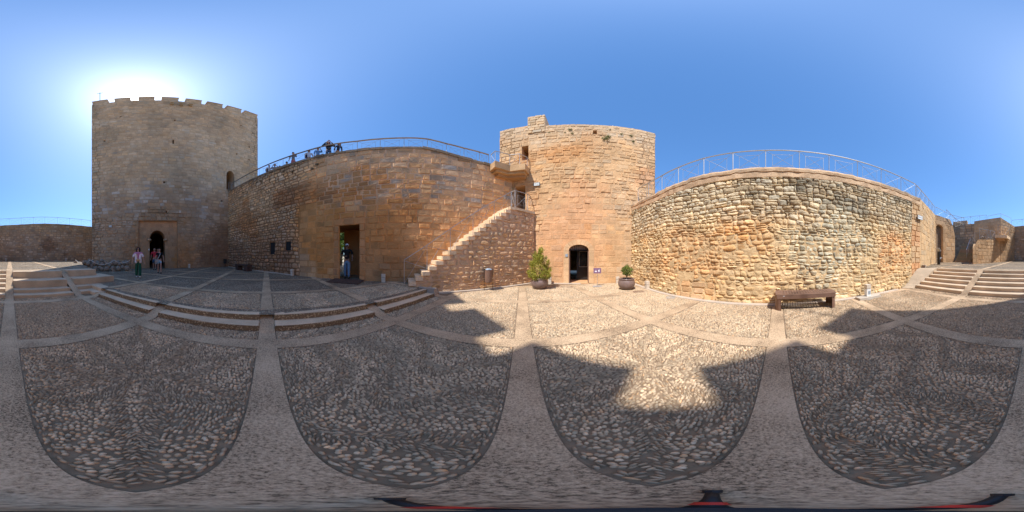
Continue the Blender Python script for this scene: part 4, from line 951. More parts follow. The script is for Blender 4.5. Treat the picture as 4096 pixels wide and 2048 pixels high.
foot3 = [W(4.55, NW), W(5.73, NW), tuple(cx+t2*0.9), tuple(cx+t2*0.9-m2*0.32), W(5.2, NW-0.25), W(4.62, NW-0.25)]
mb = MB(); mb.prism(foot3, floor-0.74, floor-0.592, (0.34, 0.22, 0.12)); o = mb.build('corbel_course', M_ST, bal); o.location = BI

# ================================================================== RUBBLE WALL
P_RW = Path([(6.35, 7.35), (6.05, 6.5), (5.55, 5.0), (5.16, 3.6), (4.96, 1.6), (4.93, -0.2), (4.97, -2.25), (5.05, -4.3), (5.2, -7.0)], smooth=True)
rwt = []
for u, v in ((2535, 814), (2621, 775), (2697, 739), (2800, 703), (2910, 682), (3080, 670), (3250, 677), (3350, 690), (3500, 725), (3600, 760), (3675, 792)): rwt.append(P_RW.pick(u, v))
RWT = table(*rwt)
rw = thing('rubble_wall', 'long sunlit wall of irregular ochre rubble stones with a smooth coping', 'wall', (5.3, 0, 0)); RI = -rw.location
def c_rw(x, z):
    n = fbm(x*0.45, z*0.6, 41); c = np.broadcast_to(np.array([0.56, 0.46, 0.30]), np.shape(x)+(3,)).copy()
    c = mixc(c, (0.60, 0.42, 0.235), sst(0.45, 0.6, n)*0.65*sst(3.6, 2.6, z))
    c = mixc(c, (0.58, 0.36, 0.19), blob(x, z, 5.0, 1.6, 2.0, 0.9, 42)*0.75)
    c = mixc(c, (0.60, 0.34, 0.17), blob(x, z, 12.4, 1.6, 1.2, 1.3, 43)*0.8)
    c = mixc(c, (0.62, 0.36, 0.16), blob(x, z, 6.9, 2.2, 0.9, 0.8, 44)*0.7)
    c = mixc(c, (0.53, 0.48, 0.38), sst(2.2, 3.2, z+(n-0.5)*2)*0.75)
    c = mixc(c, (0.50, 0.49, 0.40), blob(x, z, 9.6, 1.9, 1.4, 1.6, 45)*0.85)
    c = mixc(c, (0.17, 0.16, 0.13), sst(0.56, 0.68, fbm(x*1.3, z*2.4, 46))*sst(2.6, 3.4, z)*sst(5, 7.5, x)*0.7)
    c = mixc(c, (0.26, 0.20, 0.13), sst(0.60, 0.72, fbm(x*2.2, z*3, 47))*0.5)
    return c
colf(c_rw, 0.13, 0.035)
xq = P_RW.meet(3645)[0]
mb = MB()
cop = lambda x: RWT(x)-0.40
mort = lambda x, z: mixc(np.broadcast_to(np.array([0.56, 0.43, 0.27]), np.shape(x)+(3,)).copy(), (0.40, 0.34, 0.25), sst(2.8, 3.6, z)*0.5)
slab(mb, P_RW, -0.1, RWT, 0.9, (), mort, step=0.25, out=-0.02)
# rough bedding mortar between the stones
nx, nz = 420, 120; X, Z = np.meshgrid(np.linspace(0, xq, nx), np.linspace(0, 1, nz)); Z = 0.0+Z*cop(X); X = X.ravel(); Z = Z.ravel()
O = 0.016-0.03*sst(1.6, 3.6, Z)+(fbm(X*6, Z*6, 50, 4)-0.5)*0.06; px, py = P_RW.pos(X, O)
mb.add(np.stack([px, py, Z], 1), np.array([[j*nx+i, j*nx+i+1, (j+1)*nx+i+1, (j+1)*nx+i] for j in range(nz-1) for i in range(nx-1)]), mort(X, Z)*(0.8+0.4*fbm(X*5, Z*5, 51))[:, None])
B = courses(0, xq, 0.0, 5.0, (0.075, 0.205), (0.10, 0.42), 0.22, hcon=1.0)
ash = [[4.35, 5.9, 0.0, 0.62], [4.45, 5.1, 0.75, 1.0]]
B = cut(B, ash)
masonry(mb, P_RW, B, cop, c_rw, joint=0.003, relief=(0.015, 0.055), dome=0.12, rnd=0.42, warp=0.10, wf=1.3, rough=0.022, n=7, seed=51, jit=0.14, back=0.0)
masonry(mb, P_RW, courses(4.38, 5.88, 0.0, 0.6, (0.2, 0.22), (0.4, 0.6), hcon=1.0), 0.62, colf(lambda x, z: np.broadcast_to(np.array([0.60, 0.42, 0.26]), np.shape(x)+(3,)).copy()), joint=0.02, relief=(0.03, 0.05), warp=0.0, rough=0.01, n=5, seed=52, rnd=0.1)
o = mb.build('wall', M_RB, rw); o.location = RI
c_pl = colf(lambda x, z: mixc(np.broadcast_to(np.array([0.43, 0.33, 0.21]), np.shape(x)+(3,)).copy(), (0.44, 0.26, 0.14), sst(0.55, 0.4, fbm(x*1.2, z*1.2, 55))*sst(3.4, 2.4, z)*0.8), 0.06, 0.03)
mb = MB(); masonry(mb, P_RW, courses(xq, P_RW.L, 0.0, 5.0, (0.24, 0.34), (0.35, 0.7)), cop, c_pl, joint=0.015, relief=(0.01, 0.03), warp=0.03, rough=0.012, n=5, seed=53); o = mb.build('quoin_panel', M_ST, rw); o.location = RI
def c_cop(x, z):
    n = fbm(x*1.2, z*4, 56); return mixc(np.broadcast_to(np.array([0.46, 0.36, 0.25]), np.shape(x)+(3,)).copy(), (0.24, 0.205, 0.16), sst(0.42, 0.62, n)*sst(-0.2, -0.1, z-RWT(x))*0.9)
colf(c_cop, 0.08, 0.03)
mb = MB(); xs = np.arange(0.0, P_RW.L, 0.16)
for a in xs:                                     # rounded coping band
    b = min(a+0.16, P_RW.L); prof = [(0.01, -0.41), (0.03, -0.38), (0.03, -0.22), (0.012, -0.19), (0.045, -0.165), (0.05, -0.07), (0.02, 0.0), (-0.12, 0.03), (-0.95, 0.02)]
    V = []
    for x in (a, b):
        for o_, dz_ in prof:
            o2_ = o_+(float(fbm(x*6, dz_*9, 57))-0.5)*0.07; p = P_RW.pos(x, o2_); V.append((float(p[0]), float(p[1]), float(RWT(x))+dz_+(float(fbm(x*5, 3, 58))-0.5)*0.07*(1 if dz_ > -0.2 else 0)))
    V = np.array(V); k = len(prof); mb.add(V, [[i, i+k, i+k+1, i+1] for i in range(k-1)], c_cop(np.repeat([a, b], k), V[:, 2]))
o = mb.build('coping', M_ST, rw); o.location = RI
sign(P_RW, 3664, 3684, 863, 879, ['TORRE DE LA VELA'], 'white tile sign at the right end of the rubble wall', size=0.045, out=0.1)
# return of the wall towards the far corner
K0 = (5.2, -7.0); K1 = (8.0, -13.25)
P_RT = Path([K0, K1]); RTT = table((0, float(RWT(P_RW.L))), (P_RT.L, 5.45))
ret = thing('return_wall', 'smooth pale ashlar wall running back from the rubble wall end', 'wall', (6.6, -10, 0)); r_i = -ret.location
mb = MB(); c_rt = colf(lambda x, z: mixc(np.broadcast_to(np.array([0.42, 0.32, 0.195]), np.shape(x)+(3,)).copy(), (0.36, 0.29, 0.195), sst(0.45, 0.6, fbm(x*0.8, z*1.2, 60))*0.8), 0.06, 0.03)
slab(mb, P_RT, 0.0, RTT, 0.9, (), c_rt, step=1.0)
masonry(mb, P_RT, courses(0, P_RT.L, 0.6, 6, (0.28, 0.36), (0.45, 0.9)), RTT, c_rt, joint=0.012, relief=(0, 0.02), warp=0.02, rough=0.008, n=4, seed=61); o = mb.build('wall', M_ST, ret); o.location = r_i

# ================================================================== FAR CORNER: niche wall, stair, buttress, upper block
ZP = 0.84
def block(name, label, cat, pts, zb, zt, cf, seed, parent=None, closed=True, hr=(0.28, 0.36), wr=(0.45, 0.85), holes=None, pn='wall'):
    """pts: plan outline given clockwise seen from above (left to right as seen from outside)"""
    c = np.mean(np.array(pts), axis=0); t = parent or thing(name, label, cat, (c[0], c[1], zb)); mb = MB()
    zts = zt if hasattr(zt, '__len__') else [zt]*len(pts)
    n_ = len(pts)
    mb.prism([tuple(p) for p in pts][::-1], zb, list(zts)[::-1], cf(np.array([0.]), np.array([float(zts[0])]))[0])
    for i in range(n_):
        p = Path([pts[i], pts[(i+1) % n_]]); f = table((0, zts[i]), (p.L, zts[(i+1) % n_]))
        B = courses(0, p.L, zb, max(zts), hr, wr)
        if holes and i in holes: B = cut(B, holes[i])
        masonry(mb, p, B, f, cf, joint=0.014, relief=(0.004, 0.026), warp=0.02, rough=0.008, n=4, seed=seed+i)
    o = mb.build(pn, M_ST, t); o.location = -t.location; return t
c_far = colf(lambda x, z: mixc(mixc(np.broadcast_to(np.array([0.41, 0.30, 0.185]), np.shape(x)+(3,)).copy(), (0.34, 0.245, 0.15), sst(0.45, 0.62, fbm(x*0.9, z*1.1, 70))), (0.30, 0.26, 0.21), sst(4.3, 5.4, z)*0.5), 0.07, 0.03)
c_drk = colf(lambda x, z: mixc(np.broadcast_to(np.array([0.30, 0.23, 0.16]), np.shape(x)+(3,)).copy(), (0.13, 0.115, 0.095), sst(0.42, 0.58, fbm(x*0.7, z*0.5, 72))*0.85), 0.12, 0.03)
# niche wall: lit face with a tall shallow recess
n0 = K1; n1 = at(3820, 17.5)[:2]
P_NI = Path([n0, n1]); 
nit = table((0, 5.5), (P_NI.L*0.72, 5.35), (P_NI.L*0.86, 4.9), (P_NI.L, 3.6))
niche = thing('niche_wall', 'pale ashlar wall with a tall shallow niche behind the info stand', 'wall', (7.2, -14.3, ZP)); ni = -niche.location
xa, xb = P_NI.L*0.03, P_NI.L*0.36
hn = [xa, xb, 0.84, 4.35, 0.2]
mb = MB(); slab(mb, P_NI, 0.3, nit, 0.28, [hn], c_far, step=0.3)
masonry(mb, P_NI, cut(courses(0, P_NI.L, 0.84, 5.6, (0.36, 0.44), (0.6, 1.0)), [hn]), nit, c_far, joint=0.014, relief=(0.004, 0.02), warp=0.02, n=4, seed=73)
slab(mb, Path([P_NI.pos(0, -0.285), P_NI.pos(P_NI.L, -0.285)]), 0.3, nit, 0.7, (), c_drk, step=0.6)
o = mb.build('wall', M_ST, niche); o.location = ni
# stair going up beside the niche wall
st0 = np.array(at(3820, 17.0)[:2]); sdir = np.array([0.36, -0.933]); sleft = np.array([-0.933, -0.36])     # runs away, width to the right
SWD = 1.75; t = thing('far_staircase', 'narrow stone staircase in the far sunny corner', 'staircase', (5.8, -16, ZP)); fi = -t.location
sdir = np.array([0.10, -0.995]); sright = np.array([-0.995, -0.10])
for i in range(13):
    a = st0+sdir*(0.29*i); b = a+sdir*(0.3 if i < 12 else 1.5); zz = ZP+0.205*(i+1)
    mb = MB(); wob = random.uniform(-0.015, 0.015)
    mb.prism([tuple(a+sright*SWD), tuple(a), tuple(b), tuple(b+sright*SWD)], ZP-0.1, zz+wob*0, (0.23*random.uniform(.8, 1.1), 0.18, 0.125)); o = mb.build('tread', M_ST, t); o.location = fi  # tread colour darkened to stand in for the shade over this stair
# dark back wall behind that stair
bk0 = at(3808, 20.6)[:2]; bk1 = at(3945, 18.6)[:2]
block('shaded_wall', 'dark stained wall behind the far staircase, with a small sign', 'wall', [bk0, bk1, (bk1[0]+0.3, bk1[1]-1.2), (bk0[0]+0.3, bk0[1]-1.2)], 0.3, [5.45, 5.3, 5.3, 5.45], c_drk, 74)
P_BK = Path([bk0, bk1]); sign(P_BK, 3909, 3924, 903, 909.5, [], 'small pale plate high on the shaded wall', name='wall_sign', out=0.08)
a = at(3812, 20.5)[:2]; b = at(3868, 19.6)[:2]
block('low_merlon', 'low square merlon above the shaded wall, under the railing', 'merlon', [a, b, (b[0]+.2, b[1]-.9), (a[0]+.2, a[1]-.9)], 5.3, 5.85, c_far, 76)
# buttress / landing block
q5 = at(3891, 13.1)[:2]; q0 = at(3912, 13.7)[:2]; q1 = at(3964.5, 15.4)[:2]; q2 = at(4001, 17.2)[:2]; q3 = at(3985, 19.0)[:2]; q4 = at(3895, 18.3)[:2]
block('stair_buttress', 'two sided ashlar buttress in the far sunny corner', 'buttress', [q5, q0, q1, q2, q3, q4], 0.3, [2.1, 2.88, 3.06, 3.1, 3.1, 3.0], c_far, 77)
mb = MB()
s0 = at(3980, 16.0)[:2]; s1 = at(4028, 16.4)[:2]; s2 = at(4042, 18.6)[:2]; s3 = at(3985, 18.6)[:2]
t = thing('stone_corbel_landing', 'cantilevered stone landing on stepped corbels above the far buttress', 'landing', (*s0, 3.9)); ci = -t.location
mb.prism([s0, s3, s2, s1], 3.32, 3.62, (0.60, 0.47, 0.32)); o = mb.build('slab', M_ST, t); o.location = ci
for k in range(3):
    f_ = 0.8-k*0.25; mb = MB(); c_ = np.array(s3)
    mb.prism([tuple(c_+(np.array(p)-c_)*f_+np.array([0.02*k, 0])) for p in (s0, s3, s2, s1)], 3.32-0.24*(k+1)+0.002, 3.32-0.24*k, (0.42, 0.30, 0.19)); o = mb.build('corbel', M_ST, t); o.location = ci
u0 = at(3897, 19.0)[:2]; u1 = at(4002, 17.4)[:2]; u2 = at(4058, 20.2)[:2]; u3 = at(3900, 22.5)[:2]
block('upper_block', 'raised ashlar block above the far buttress, one face in full sun', 'tower', [u0, u1, u2, u3], 0.3, [5.6, 5.7, 5.2, 5.6], c_far, 80)

# ================================================================== SOUTH WALL
sw0 = at(4036, 20.6)[:2]; swc = at(150, 20.0)[:2]; sw1 = at(400, 22.0)[:2]
P_SW = Path([sw0, at(40, 20.3)[:2], swc, at(280, 20.6)[:2], sw1], smooth=True)
swt = []
for u, v in ((4045, 907), (20, 901), (100, 897), (180, 894), (270, 898), (366, 907)): swt.append(P_SW.pick(u, v))
SWTf = table(*swt)
def c_sw(x, z):
    n = fbm(x*0.5, z*0.6, 90); c = np.broadcast_to(np.array([0.31, 0.24, 0.17]), np.shape(x)+(3,)).copy()
    c = mixc(c, (0.38, 0.32, 0.25), sst(0.56, 0.68, fbm(x*0.9, z*2.0, 91))*sst(4.6, 3.6, z)*0.9)
    c = mixc(c, (0.15, 0.10, 0.07), sst(0.48, 0.33, n)*0.8); c = mixc(c, (0.34, 0.26, 0.17), sst(4.2, 5.0, z)*0.7); return c
colf(c_sw, 0.13, 0.05)
t = thing('south_wall', 'long shaded rampart with lichen stains closing the upper plaza', 'wall', (*swc, 0.8)); si = -t.location
mb = MB(); slab(mb, P_SW, 0.2, SWTf, 1.4, (), lambda x, z: c_sw(x, z)*0.8, step=0.6)
masonry(mb, P_SW, courses(0, P_SW.L, 0.7, 6.2, (0.18, 0.34), (0.25, 0.7), 0.2), SWTf, c_sw, joint=0.025, relief=(0, 0.06), rnd=0.25, warp=0.09, rough=0.02, n=4, seed=92, jit=0.08); o = mb.build('wall', M_ST, t); o.location = si

# ================================================================== RAILINGS
def railing(path, hf, xs, label, h=0.95, out=-0.15, infill=True, hr_mat=None, hr=(0.085, 0.03), pr=0.014, name='railing', group=None, lean=0.0, inner=True, pmat=None):
    x0 = xs[0]; p0 = path.pos(x0, out); t = thing(name, label, 'railing', (float(p0[0]), float(p0[1]), float(hf(x0))), 0, group); inv = np.array(t.location)
    def P(x, z): a, b = path.pos(x, out); return np.array([float(a), float(b), float(hf(x))+z])-inv
    for x in xs:
        mb = MB(); mb.tube([P(x, -0.03), P(x, h-0.02)], pr, 6); mb.build('post', pmat or M_GALV, t)
    xx = []
    for a, b in zip(xs[:-1], xs[1:]): xx += list(np.linspace(a, b, max(2, int((b-a)/0.5)+1))[:-1])
    xx.append(xs[-1]); mb = MB(); rows_ = []
    for x in xx:
        c = P(x, h); a1 = np.array(path.pos(x, out+hr[0]/2), float)-inv[:2]; a2 = np.array(path.pos(x, out-hr[0]/2), float)-inv[:2]
        rows_.append([(a1[0], a1[1], c[2]-hr[1]/2), (a2[0], a2[1], c[2]-hr[1]/2), (a2[0], a2[1], c[2]+hr[1]/2), (a1[0], a1[1], c[2]+hr[1]/2)])
    V = [p for r in rows_ for p in r]; n_ = len(rows_)
    mb.add(V, [[4*i+k, 4*i+4+k, 4*i+4+(k+1) % 4, 4*i+(k+1) % 4] for i in range(n_-1) for k in range(4)]+[[3, 2, 1, 0], [4*n_-4, 4*n_-3, 4*n_-2, 4*n_-1]]); mb.build('handrail', hr_mat or M_GALV, t)
    if infill:
        for a, b in zip(xs[:-1], xs[1:]):
            mb = MB(); r = 0.006; d = b-a
            def Q(k, z): return P(a+d*k, z)
            mb.tube([Q(0.01, h-0.04), Q(0.99, 0.03)], r, 5); mb.tube([Q(0.01, 0.03), Q(0.99, h-0.04)], r, 5)
            if inner:
                c = [Q(0.2, 0.22), Q(0.8, 0.22), Q(0.8, h-0.22), Q(0.2, h-0.22)]
                for i in range(4): mb.tube([c[i], c[(i+1) % 4]], r, 5)
            mb.build('brace_panel', M_GALV, t)
    return t
# wall walk railing on the curtain wall
ux = [907, 948, 1028, 1123, 1255, 1334, 1424, 1518, 1616, 1712, 1790, 1862, 1925, 1962]
xs = [P_CW.meet(u)[0] for u in ux]
railing(P_CW, CWT, xs, 'long sloping railing with wide handrail along the curtain wall walk', out=-0.22, h=0.92, hr_mat=M_WOODR, hr=(0.10, 0.035))
# balcony rails
P_B1 = Path([W(3.95, NW-0.08), W(3.95, NW-0.56)]); P_B2 = Path([W(3.98, NW-0.56), tuple(np.array(A2)+0.0)]) ; P_B3 = Path([tuple(A2), tuple(np.array(o2)-t2*0.05+m2*0.05)])
P_B = Path([W(4.28, NW-0.05), W(4.26, NW-0.54), tuple(A2), tuple(np.array(o2)-t2*0.06+m2*0.05), tuple(np.array(o1)-t2*0.06)])
railing(P_B, fz(floor), [0.02, 0.49, 1.36, 1.9, 2.6, 3.1], 'short pale railing round the stone balcony', out=0.0, h=0.78, hr=(0.05, 0.03), inner=False, infill=True)
# staircase railing
P_SR = Path([W(s_bot-0.35, NS+0.05), W(s_top0, NS+0.05)])
srz = lambda x: 0.40+np.maximum(0, np.asarray(x)-0.25)*(z_top-0.42)/(P_SR.L-0.3)
railing(P_SR, srz, [0.15, 1.05, 2.0, 3.0, 4.05, P_SR.L-0.15], 'thin grey railing climbing with the stone staircase', out=0, h=0.95, hr=(0.05, 0.028), pr=0.011, inner=False, pmat=M_GALV, hr_mat=M_GALV)
P_LR = Path([W(s_top0+0.02, NS+0.35), W(s_top0+0.02, NS+0.05), W(s_top1-0.05, NS+0.05), W(s_top1-0.05, 7.2)])
railing(P_LR, fz(z_top), [0.02, 0.34, P_LR.L-1.2, P_LR.L-0.05], 'pale guard railing round the top landing of the stone staircase', out=0, h=0.98, hr=(0.05, 0.025), pr=0.014)
# rubble wall railing
ux = [2536, 2577, 2629, 2697, 2802, 2924, 3062, 3204, 3328, 3445, 3541, 3620, 3677]
railing(P_RW, RWT, [P_RW.meet(u)[0] for u in ux], 'long pale steel railing on top of the rubble wall', out=-0.25, h=0.95, hr=(0.05, 0.022))
P_RR = Path([P_RW.pos(P_RW.L-0.02, -0.25), (8.15, -13.3)]); P_RR = Path([tuple(float(k) for k in P_RW.pos(P_RW.L-0.02, -0.25)), (8.2, -13.4)])
railing(P_RR, RTT, [0.12, 1.2, 2.4, 3.8, 5.4, 7.1], 'pale steel railing on the return wall beyond the rubble wall', out=0, h=0.95, hr=(0.05, 0.022))
P_N2 = Path([(8.2, -13.6), (8.1, -16.4), (7.0, -18.3)]); railing(P_N2, table((0, 5.5), (P_N2.L, 5.2)), [0.05, 1.6, 2.9, P_N2.L-0.05], 'steel railing above the niche wall', out=0, h=0.95, hr=(0.05, 0.03))
P_N3 = Path([(7.5, -14.4), (7.0, -15.6), (6.9, -17.9)]); railing(P_N3, table((0, 5.4), (1.3, 4.6), (P_N3.L, 4.4)), [0.05, 1.3, P_N3.L-0.05], 'steel railing stepping down beside the far staircase', out=0, h=0.9, hr=(0.05, 0.03))
railing(P_BK, fz(5.4), [0.05, 1.25, 2.45, 3.6, P_BK.L-0.05] if P_BK.L > 4 else list(np.linspace(0.05, P_BK.L-0.05, 4)), 'steel railing on the shaded wall behind the far staircase', out=-0.3, h=0.95, hr=(0.05, 0.03))
P_UB = Path([at(3950, 19.3)[:2], at(4002, 18.0)[:2], at(4045, 20.3)[:2]]); railing(P_UB, fz(5.7), [0.05, P_UB.L*0.45, P_UB.L-0.05], 'thin railing on the raised ashlar block', out=0, h=0.6, hr=(0.04, 0.03), infill=False)
P_BU = Path([at(3920, 14.6)[:2], at(3962, 15.6)[:2], at(3984, 16.6)[:2]]); railing(P_BU, fz(3.05), [0.05, P_BU.L*0.4, P_BU.L*0.62, P_BU.L-0.05], 'steel railing on top of the far buttress', out=-0.1, h=0.95, hr=(0.05, 0.03))
P_LD = Path([at(3990, 16.2)[:2], at(4025, 16.6)[:2], at(4040, 18.4)[:2]]); railing(P_LD, fz(3.62), [0.05, 0.7, P_LD.L-0.05], 'bright steel railing on the cantilevered landing', out=0, h=1.0, hr=(0.06, 0.03))
q_ = st0+sright*1.15; P_FS = Path([tuple(q_+sdir*0.3), tuple(q_+sdir*2.2)])
railing(P_FS, table((0, ZP+0.4), (P_FS.L, ZP+0.4+1.4)), [0.03, 0.9, P_FS.L-0.03], 'slanting steel railing in the middle of the far staircase', out=0, h=0.9, hr=(0.07, 0.03))
P_F2 = Path([tuple(st0+sright*1.2+sdir*2.4), at(3900, 15.6)[:2]]); railing(P_F2, table((0, 2.35), (P_F2.L, 2.9)), [0.05, P_F2.L/2, P_F2.L-0.05], 'dim steel railing between the far staircase and the buttress', out=0, h=0.9, hr=(0.04, 0.03))
# south wall railing
xs = [P_SW.meet(u)[0] for u in (4046, 4088, 36, 84, 133, 180, 231, 280, 327, 366)]
railing(P_SW, SWTf, xs, 'long thin railing on top of the shaded south rampart', out=-0.25, h=0.9, hr=(0.05, 0.03))
# tower doorway landing rail
x_, _ = P_CW.meet(905); P_TD = Path([W(S1+0.15, 8.0), W(S1+0.15, 9.6)])
railing(P_TD, fz(float(up[2])), [0.05, 0.75, 1.5], 'small railing across the upper doorway of the great tower', out=-0.25, h=0.85, hr=(0.05, 0.03))

# ================================================================== KERBS AND GROUND FITTINGS
def kerb(pts, hgt, wd, label, zf=None):
    p = Path(pts, smooth=len(pts) > 3); mb = MB(); n = max(2, int(p.L/0.3)); xs = np.linspace(0, p.L, n+1); V = []
    c0 = p.pos(0, 0); t_ = (float(c0[0]), float(c0[1]), 0)
    prof = [(0, -0.05), (wd, -0.05), (wd, hgt-0.01), (wd-0.012, hgt), (0, hgt)]
    for x in xs:
        for o_, z_ in prof:
            a, b = p.pos(x, o_); zz = zf(x) if zf else H(float(p.pos(x, 0.2)[0]), float(p.pos(x, 0.2)[1])); V.append((float(a)-t_[0], float(b)-t_[1], zz+z_))
    k = len(prof); mb.add(V, [[i*k+j, (i+1)*k+j, (i+1)*k+j+1, i*k+j+1] for i in range(n) for j in range(k-1)]+[list(range(k)), list(range(n*k, n*k+k))[::-1]], (0.52, 0.43, 0.34))
    o = mb.build('kerb', M_STEP); o.location = t_; return tag(o, label, 'kerb')
kerb([W(1.25, NS-0.02), W(s_top1+0.06, NS-0.02)], 0.07, 0.12, 'low stone kerb along the foot of the stone staircase', lambda x: 0.0)
kerb([tuple(float(k) for k in P_RW.pos(x, 0.05)) for x in np.linspace(0.8, 12.6, 12)], 0.045, 0.16, 'curving stone kerb along the foot of the rubble wall', lambda x: 0.0)
kerb([W(-14.6, NW-0.02), W(-6.3, NW-0.02)], 0.05, 0.12, 'low kerb along the shaded left end of the curtain wall')
kerb([at2(kL+2.1), at2(kL+4.7)], 0.04, 0.10, 'short kerb under the left side of the bell tower door', lambda x: 0.0)
# sloping apron between terrace and lower court at the stair foot
mb = MB(); a = W(-0.55, NS+0.4); mb.prism([G(-3.66, 5.02), G(-3.66, 6.6), W(1.2, NS+0.1), W(1.25, NS-0.1), G(-3.0, 5.02)], -0.02, [0.25, 0.25, 0.27, 0.05, 0.06], (0.34, 0.28, 0.23)); o = mb.build('stair_foot_ramp', M_STEP); tag(o, 'sloping concrete apron at the foot of the stone staircase', 'ramp')
mb = MB(); mb.prism([G(-3.7, 5.0), G(-3.02, 5.02), G(-3.02, 5.16), G(-3.7, 5.16)][::-1], 0, 0.3, (0.4, 0.33, 0.27)); o = mb.build('stair_foot_kerb', M_STEP); tag(o, 'short kerb closing the low steps beside the stone staircase', 'kerb')
# kerb ramp strip between steps and rubble wall
mb = MB()
for i in range(8):
    f0, f1 = i/8, (i+1)/8; pa = np.array(G(4.98, -5.45-2.1*f0)); pb = np.array(G(4.98, -5.45-2.1*f1)); wa = np.array(P_RW.pos(P_RW.L-1.6+1.55*f0, 0.02), float); wb = np.array(P_RW.pos(P_RW.L-1.6+1.55*f1, 0.02), float)
    za, zb_2 = 0.83*sst(0, 1, f0)+0.03, 0.83*sst(0, 1, f1)+0.03
    mb.add([(*pa, za), (*wa, za), (*wb, zb_2), (*pb, zb_2), (*pa, -0.05), (*pb, -0.05)], [[0, 1, 2, 3], [0, 3, 5, 4]], (0.46, 0.36, 0.25))
o = mb.build('stair_edge_ramp', M_STEP); tag(o, 'rising mortar strip between the six steps and the rubble wall', 'ramp')
def grate(u, v, w_, d_, rz, label, name='drain_grate', mat=None, slots=True, z=None):
    dd = EYE/math.tan(R(-el(v))) ; 
    for _ in range(6):
        x, y, _z = at(u, dd); zz = H(x, y); dd = (EYE-zz)/math.tan(R(-el(v)))
    t = thing(name, label, 'grate', (x, y, zz+0.012), rz)
    mb = MB(); fw = 0.025
    for c, s in (((0, d_/2, 0), (w_, fw, 0.012)), ((0, -d_/2, 0), (w_, fw, 0.012)), ((w_/2, 0, 0), (fw, d_-fw, 0.012)), ((-w_/2, 0, 0), (fw, d_-fw, 0.012))): mb.box(c, s)
    mb.build('frame', mat or M_RUST, t); mb = MB(); n = int(w_/0.05)
    for k in range(n): mb.box((-w_/2+(k+0.5)*w_/n, 0, 0.0), (0.026, d_-fw, 0.008))
    mb.build('bars', mat or M_RUST, t); mb = MB(); mb.box((0, 0, -0.008), (w_-0.02, d_-0.02, 0.004)); mb.build('pit', M_IRON, t); return t
grate(2246, 1148, 1.0, 0.32, R(90-113), 'brown metal grate in front of the bell tower left of its door')
grate(2555, 1168, 0.42, 0.3, R(-30), 'small brown metal grate near the foot of the rubble wall')
x, y, z = *W(-3.0, NW-0.75), H(*W(-3.0, NW-0.75))
xg = (P_CW.meet(1360)[0]+P_CW.meet(1438)[0])/2; a, b = P_CW.pos(xg, 0.55); z = H(float(a), float(b))
t = thing('door_ramp_plate', 'dark rusty steel ramp plate lying before the square doorway', 'ramp plate', (float(a), float(b), z+0.03), P_CW.rotz(0)); mb = MB(); mb.box((0, 0, 0), (1.55, 1.0, 0.02), tilt=R(3)); mb.build('plate', M_CORT, t); mb = MB(); mb.box((0, -0.5, -0.012), (1.55, 0.02, 0.03)); mb.build('lip', M_CORT, t)
def manhole(u, v, r, label):
    d = EYE/math.tan(R(-el(v))); x, y, _ = at(u, d); t = thing('manhole_cover', label, 'manhole cover', (x, y, 0.013)); mb = MB(); mb.lathe([(0.0, 0.004), (r*0.9, 0.004), (r*0.9, 0.0)], n=28); mb.build('lid', M_LAMPG, t); mb = MB(); mb.lathe([(r*0.92, 0.0), (r*0.92, 0.008), (r, 0.008), (r, -0.01)], n=28); mb.build('rim', M_LAMPG, t)
M_LAMPG = plain('stone_grey_metal', (0.33, 0.30, 0.26), 0.7, 0, (0.8, 1.2), 20)
manhole(2682, 1192, 0.17, 'round manhole cover at the left of the rubble wall foot'); manhole(3470, 1195, 0.19, 'round manhole cover beside the tiled light block')
# block uplights along the walls
def uplight(x, y, z, rz, label, h=0.38, tiled=False):
    t = thing('wall_uplight', label, 'floor light', (x, y, z), rz, 'stone floor lights along the walls')
    mb = MB(); mb.box((0, 0, h*0.3), (0.17, 0.15, h*0.6)); mb.build('base', M_LAMP if not tiled else M_PLAQ, t)
    mb = MB(); mb.box((0, 0, h*0.62), (0.13, 0.11, 0.03)); mb.build('neck', M_IRON, t); mb = MB(); mb.box((0, 0, h*0.64+0.07), (0.18, 0.16, 0.14)); mb.build('cap', M_LAMP, t)
    if tiled: mb = MB(); mb.box((0.02, -0.078, h*0.28), (0.10, 0.006, 0.12)); mb.build('chipped_patch', M_ZINC, t)
def on(path, u, out): x, _ = path.meet(u); a, b = path.pos(x, out); return float(a), float(b), path.rotz(x)
for path, u, out, lab in ((P_CW, 1176, 0.16, 'pale floor light left of the square doorway'), (P_CW, 1536, 0.16, 'pale floor light between square doorway and staircase'), (P_RW, 2604, 0.2, 'pale floor light near the left foot of the rubble wall'), (P_KEEP, 755, 0.2, 'pale floor light right of the pointed arched door'), (P_SW, 24, 0.25, 'pale floor light below the south rampart, in line with the ramp'), (P_SW, 262, 0.25, 'pale floor light below the south rampart, near the roped stone balls'), (P_T2, 2203, 0.25, 'pale floor light behind the bushy potted conifer'), (P_T2, 2467, 0.2, 'pale floor light hidden by the small potted tree')):
    x, y, rz = on(path, u, out); uplight(x, y, H(x, y), rz, lab)
x, y, rz = on(P_RW, 3448, 0.34); uplight(x, y, 0.09, rz, 'floor light clad in chipped white and blue tile beside the brown bench', 0.42, True)
mb = MB(); mb.box((0, 0, 0.04), (0.9, 0.3, 0.09), 0, (0.5, 0.44, 0.36)); o = mb.build('light_plinth', M_STEP); o.location = (x-0.05, y, 0.0); o.rotation_euler = (0, 0, rz); tag(o, 'low stone plinth under the tile clad floor light', 'plinth')

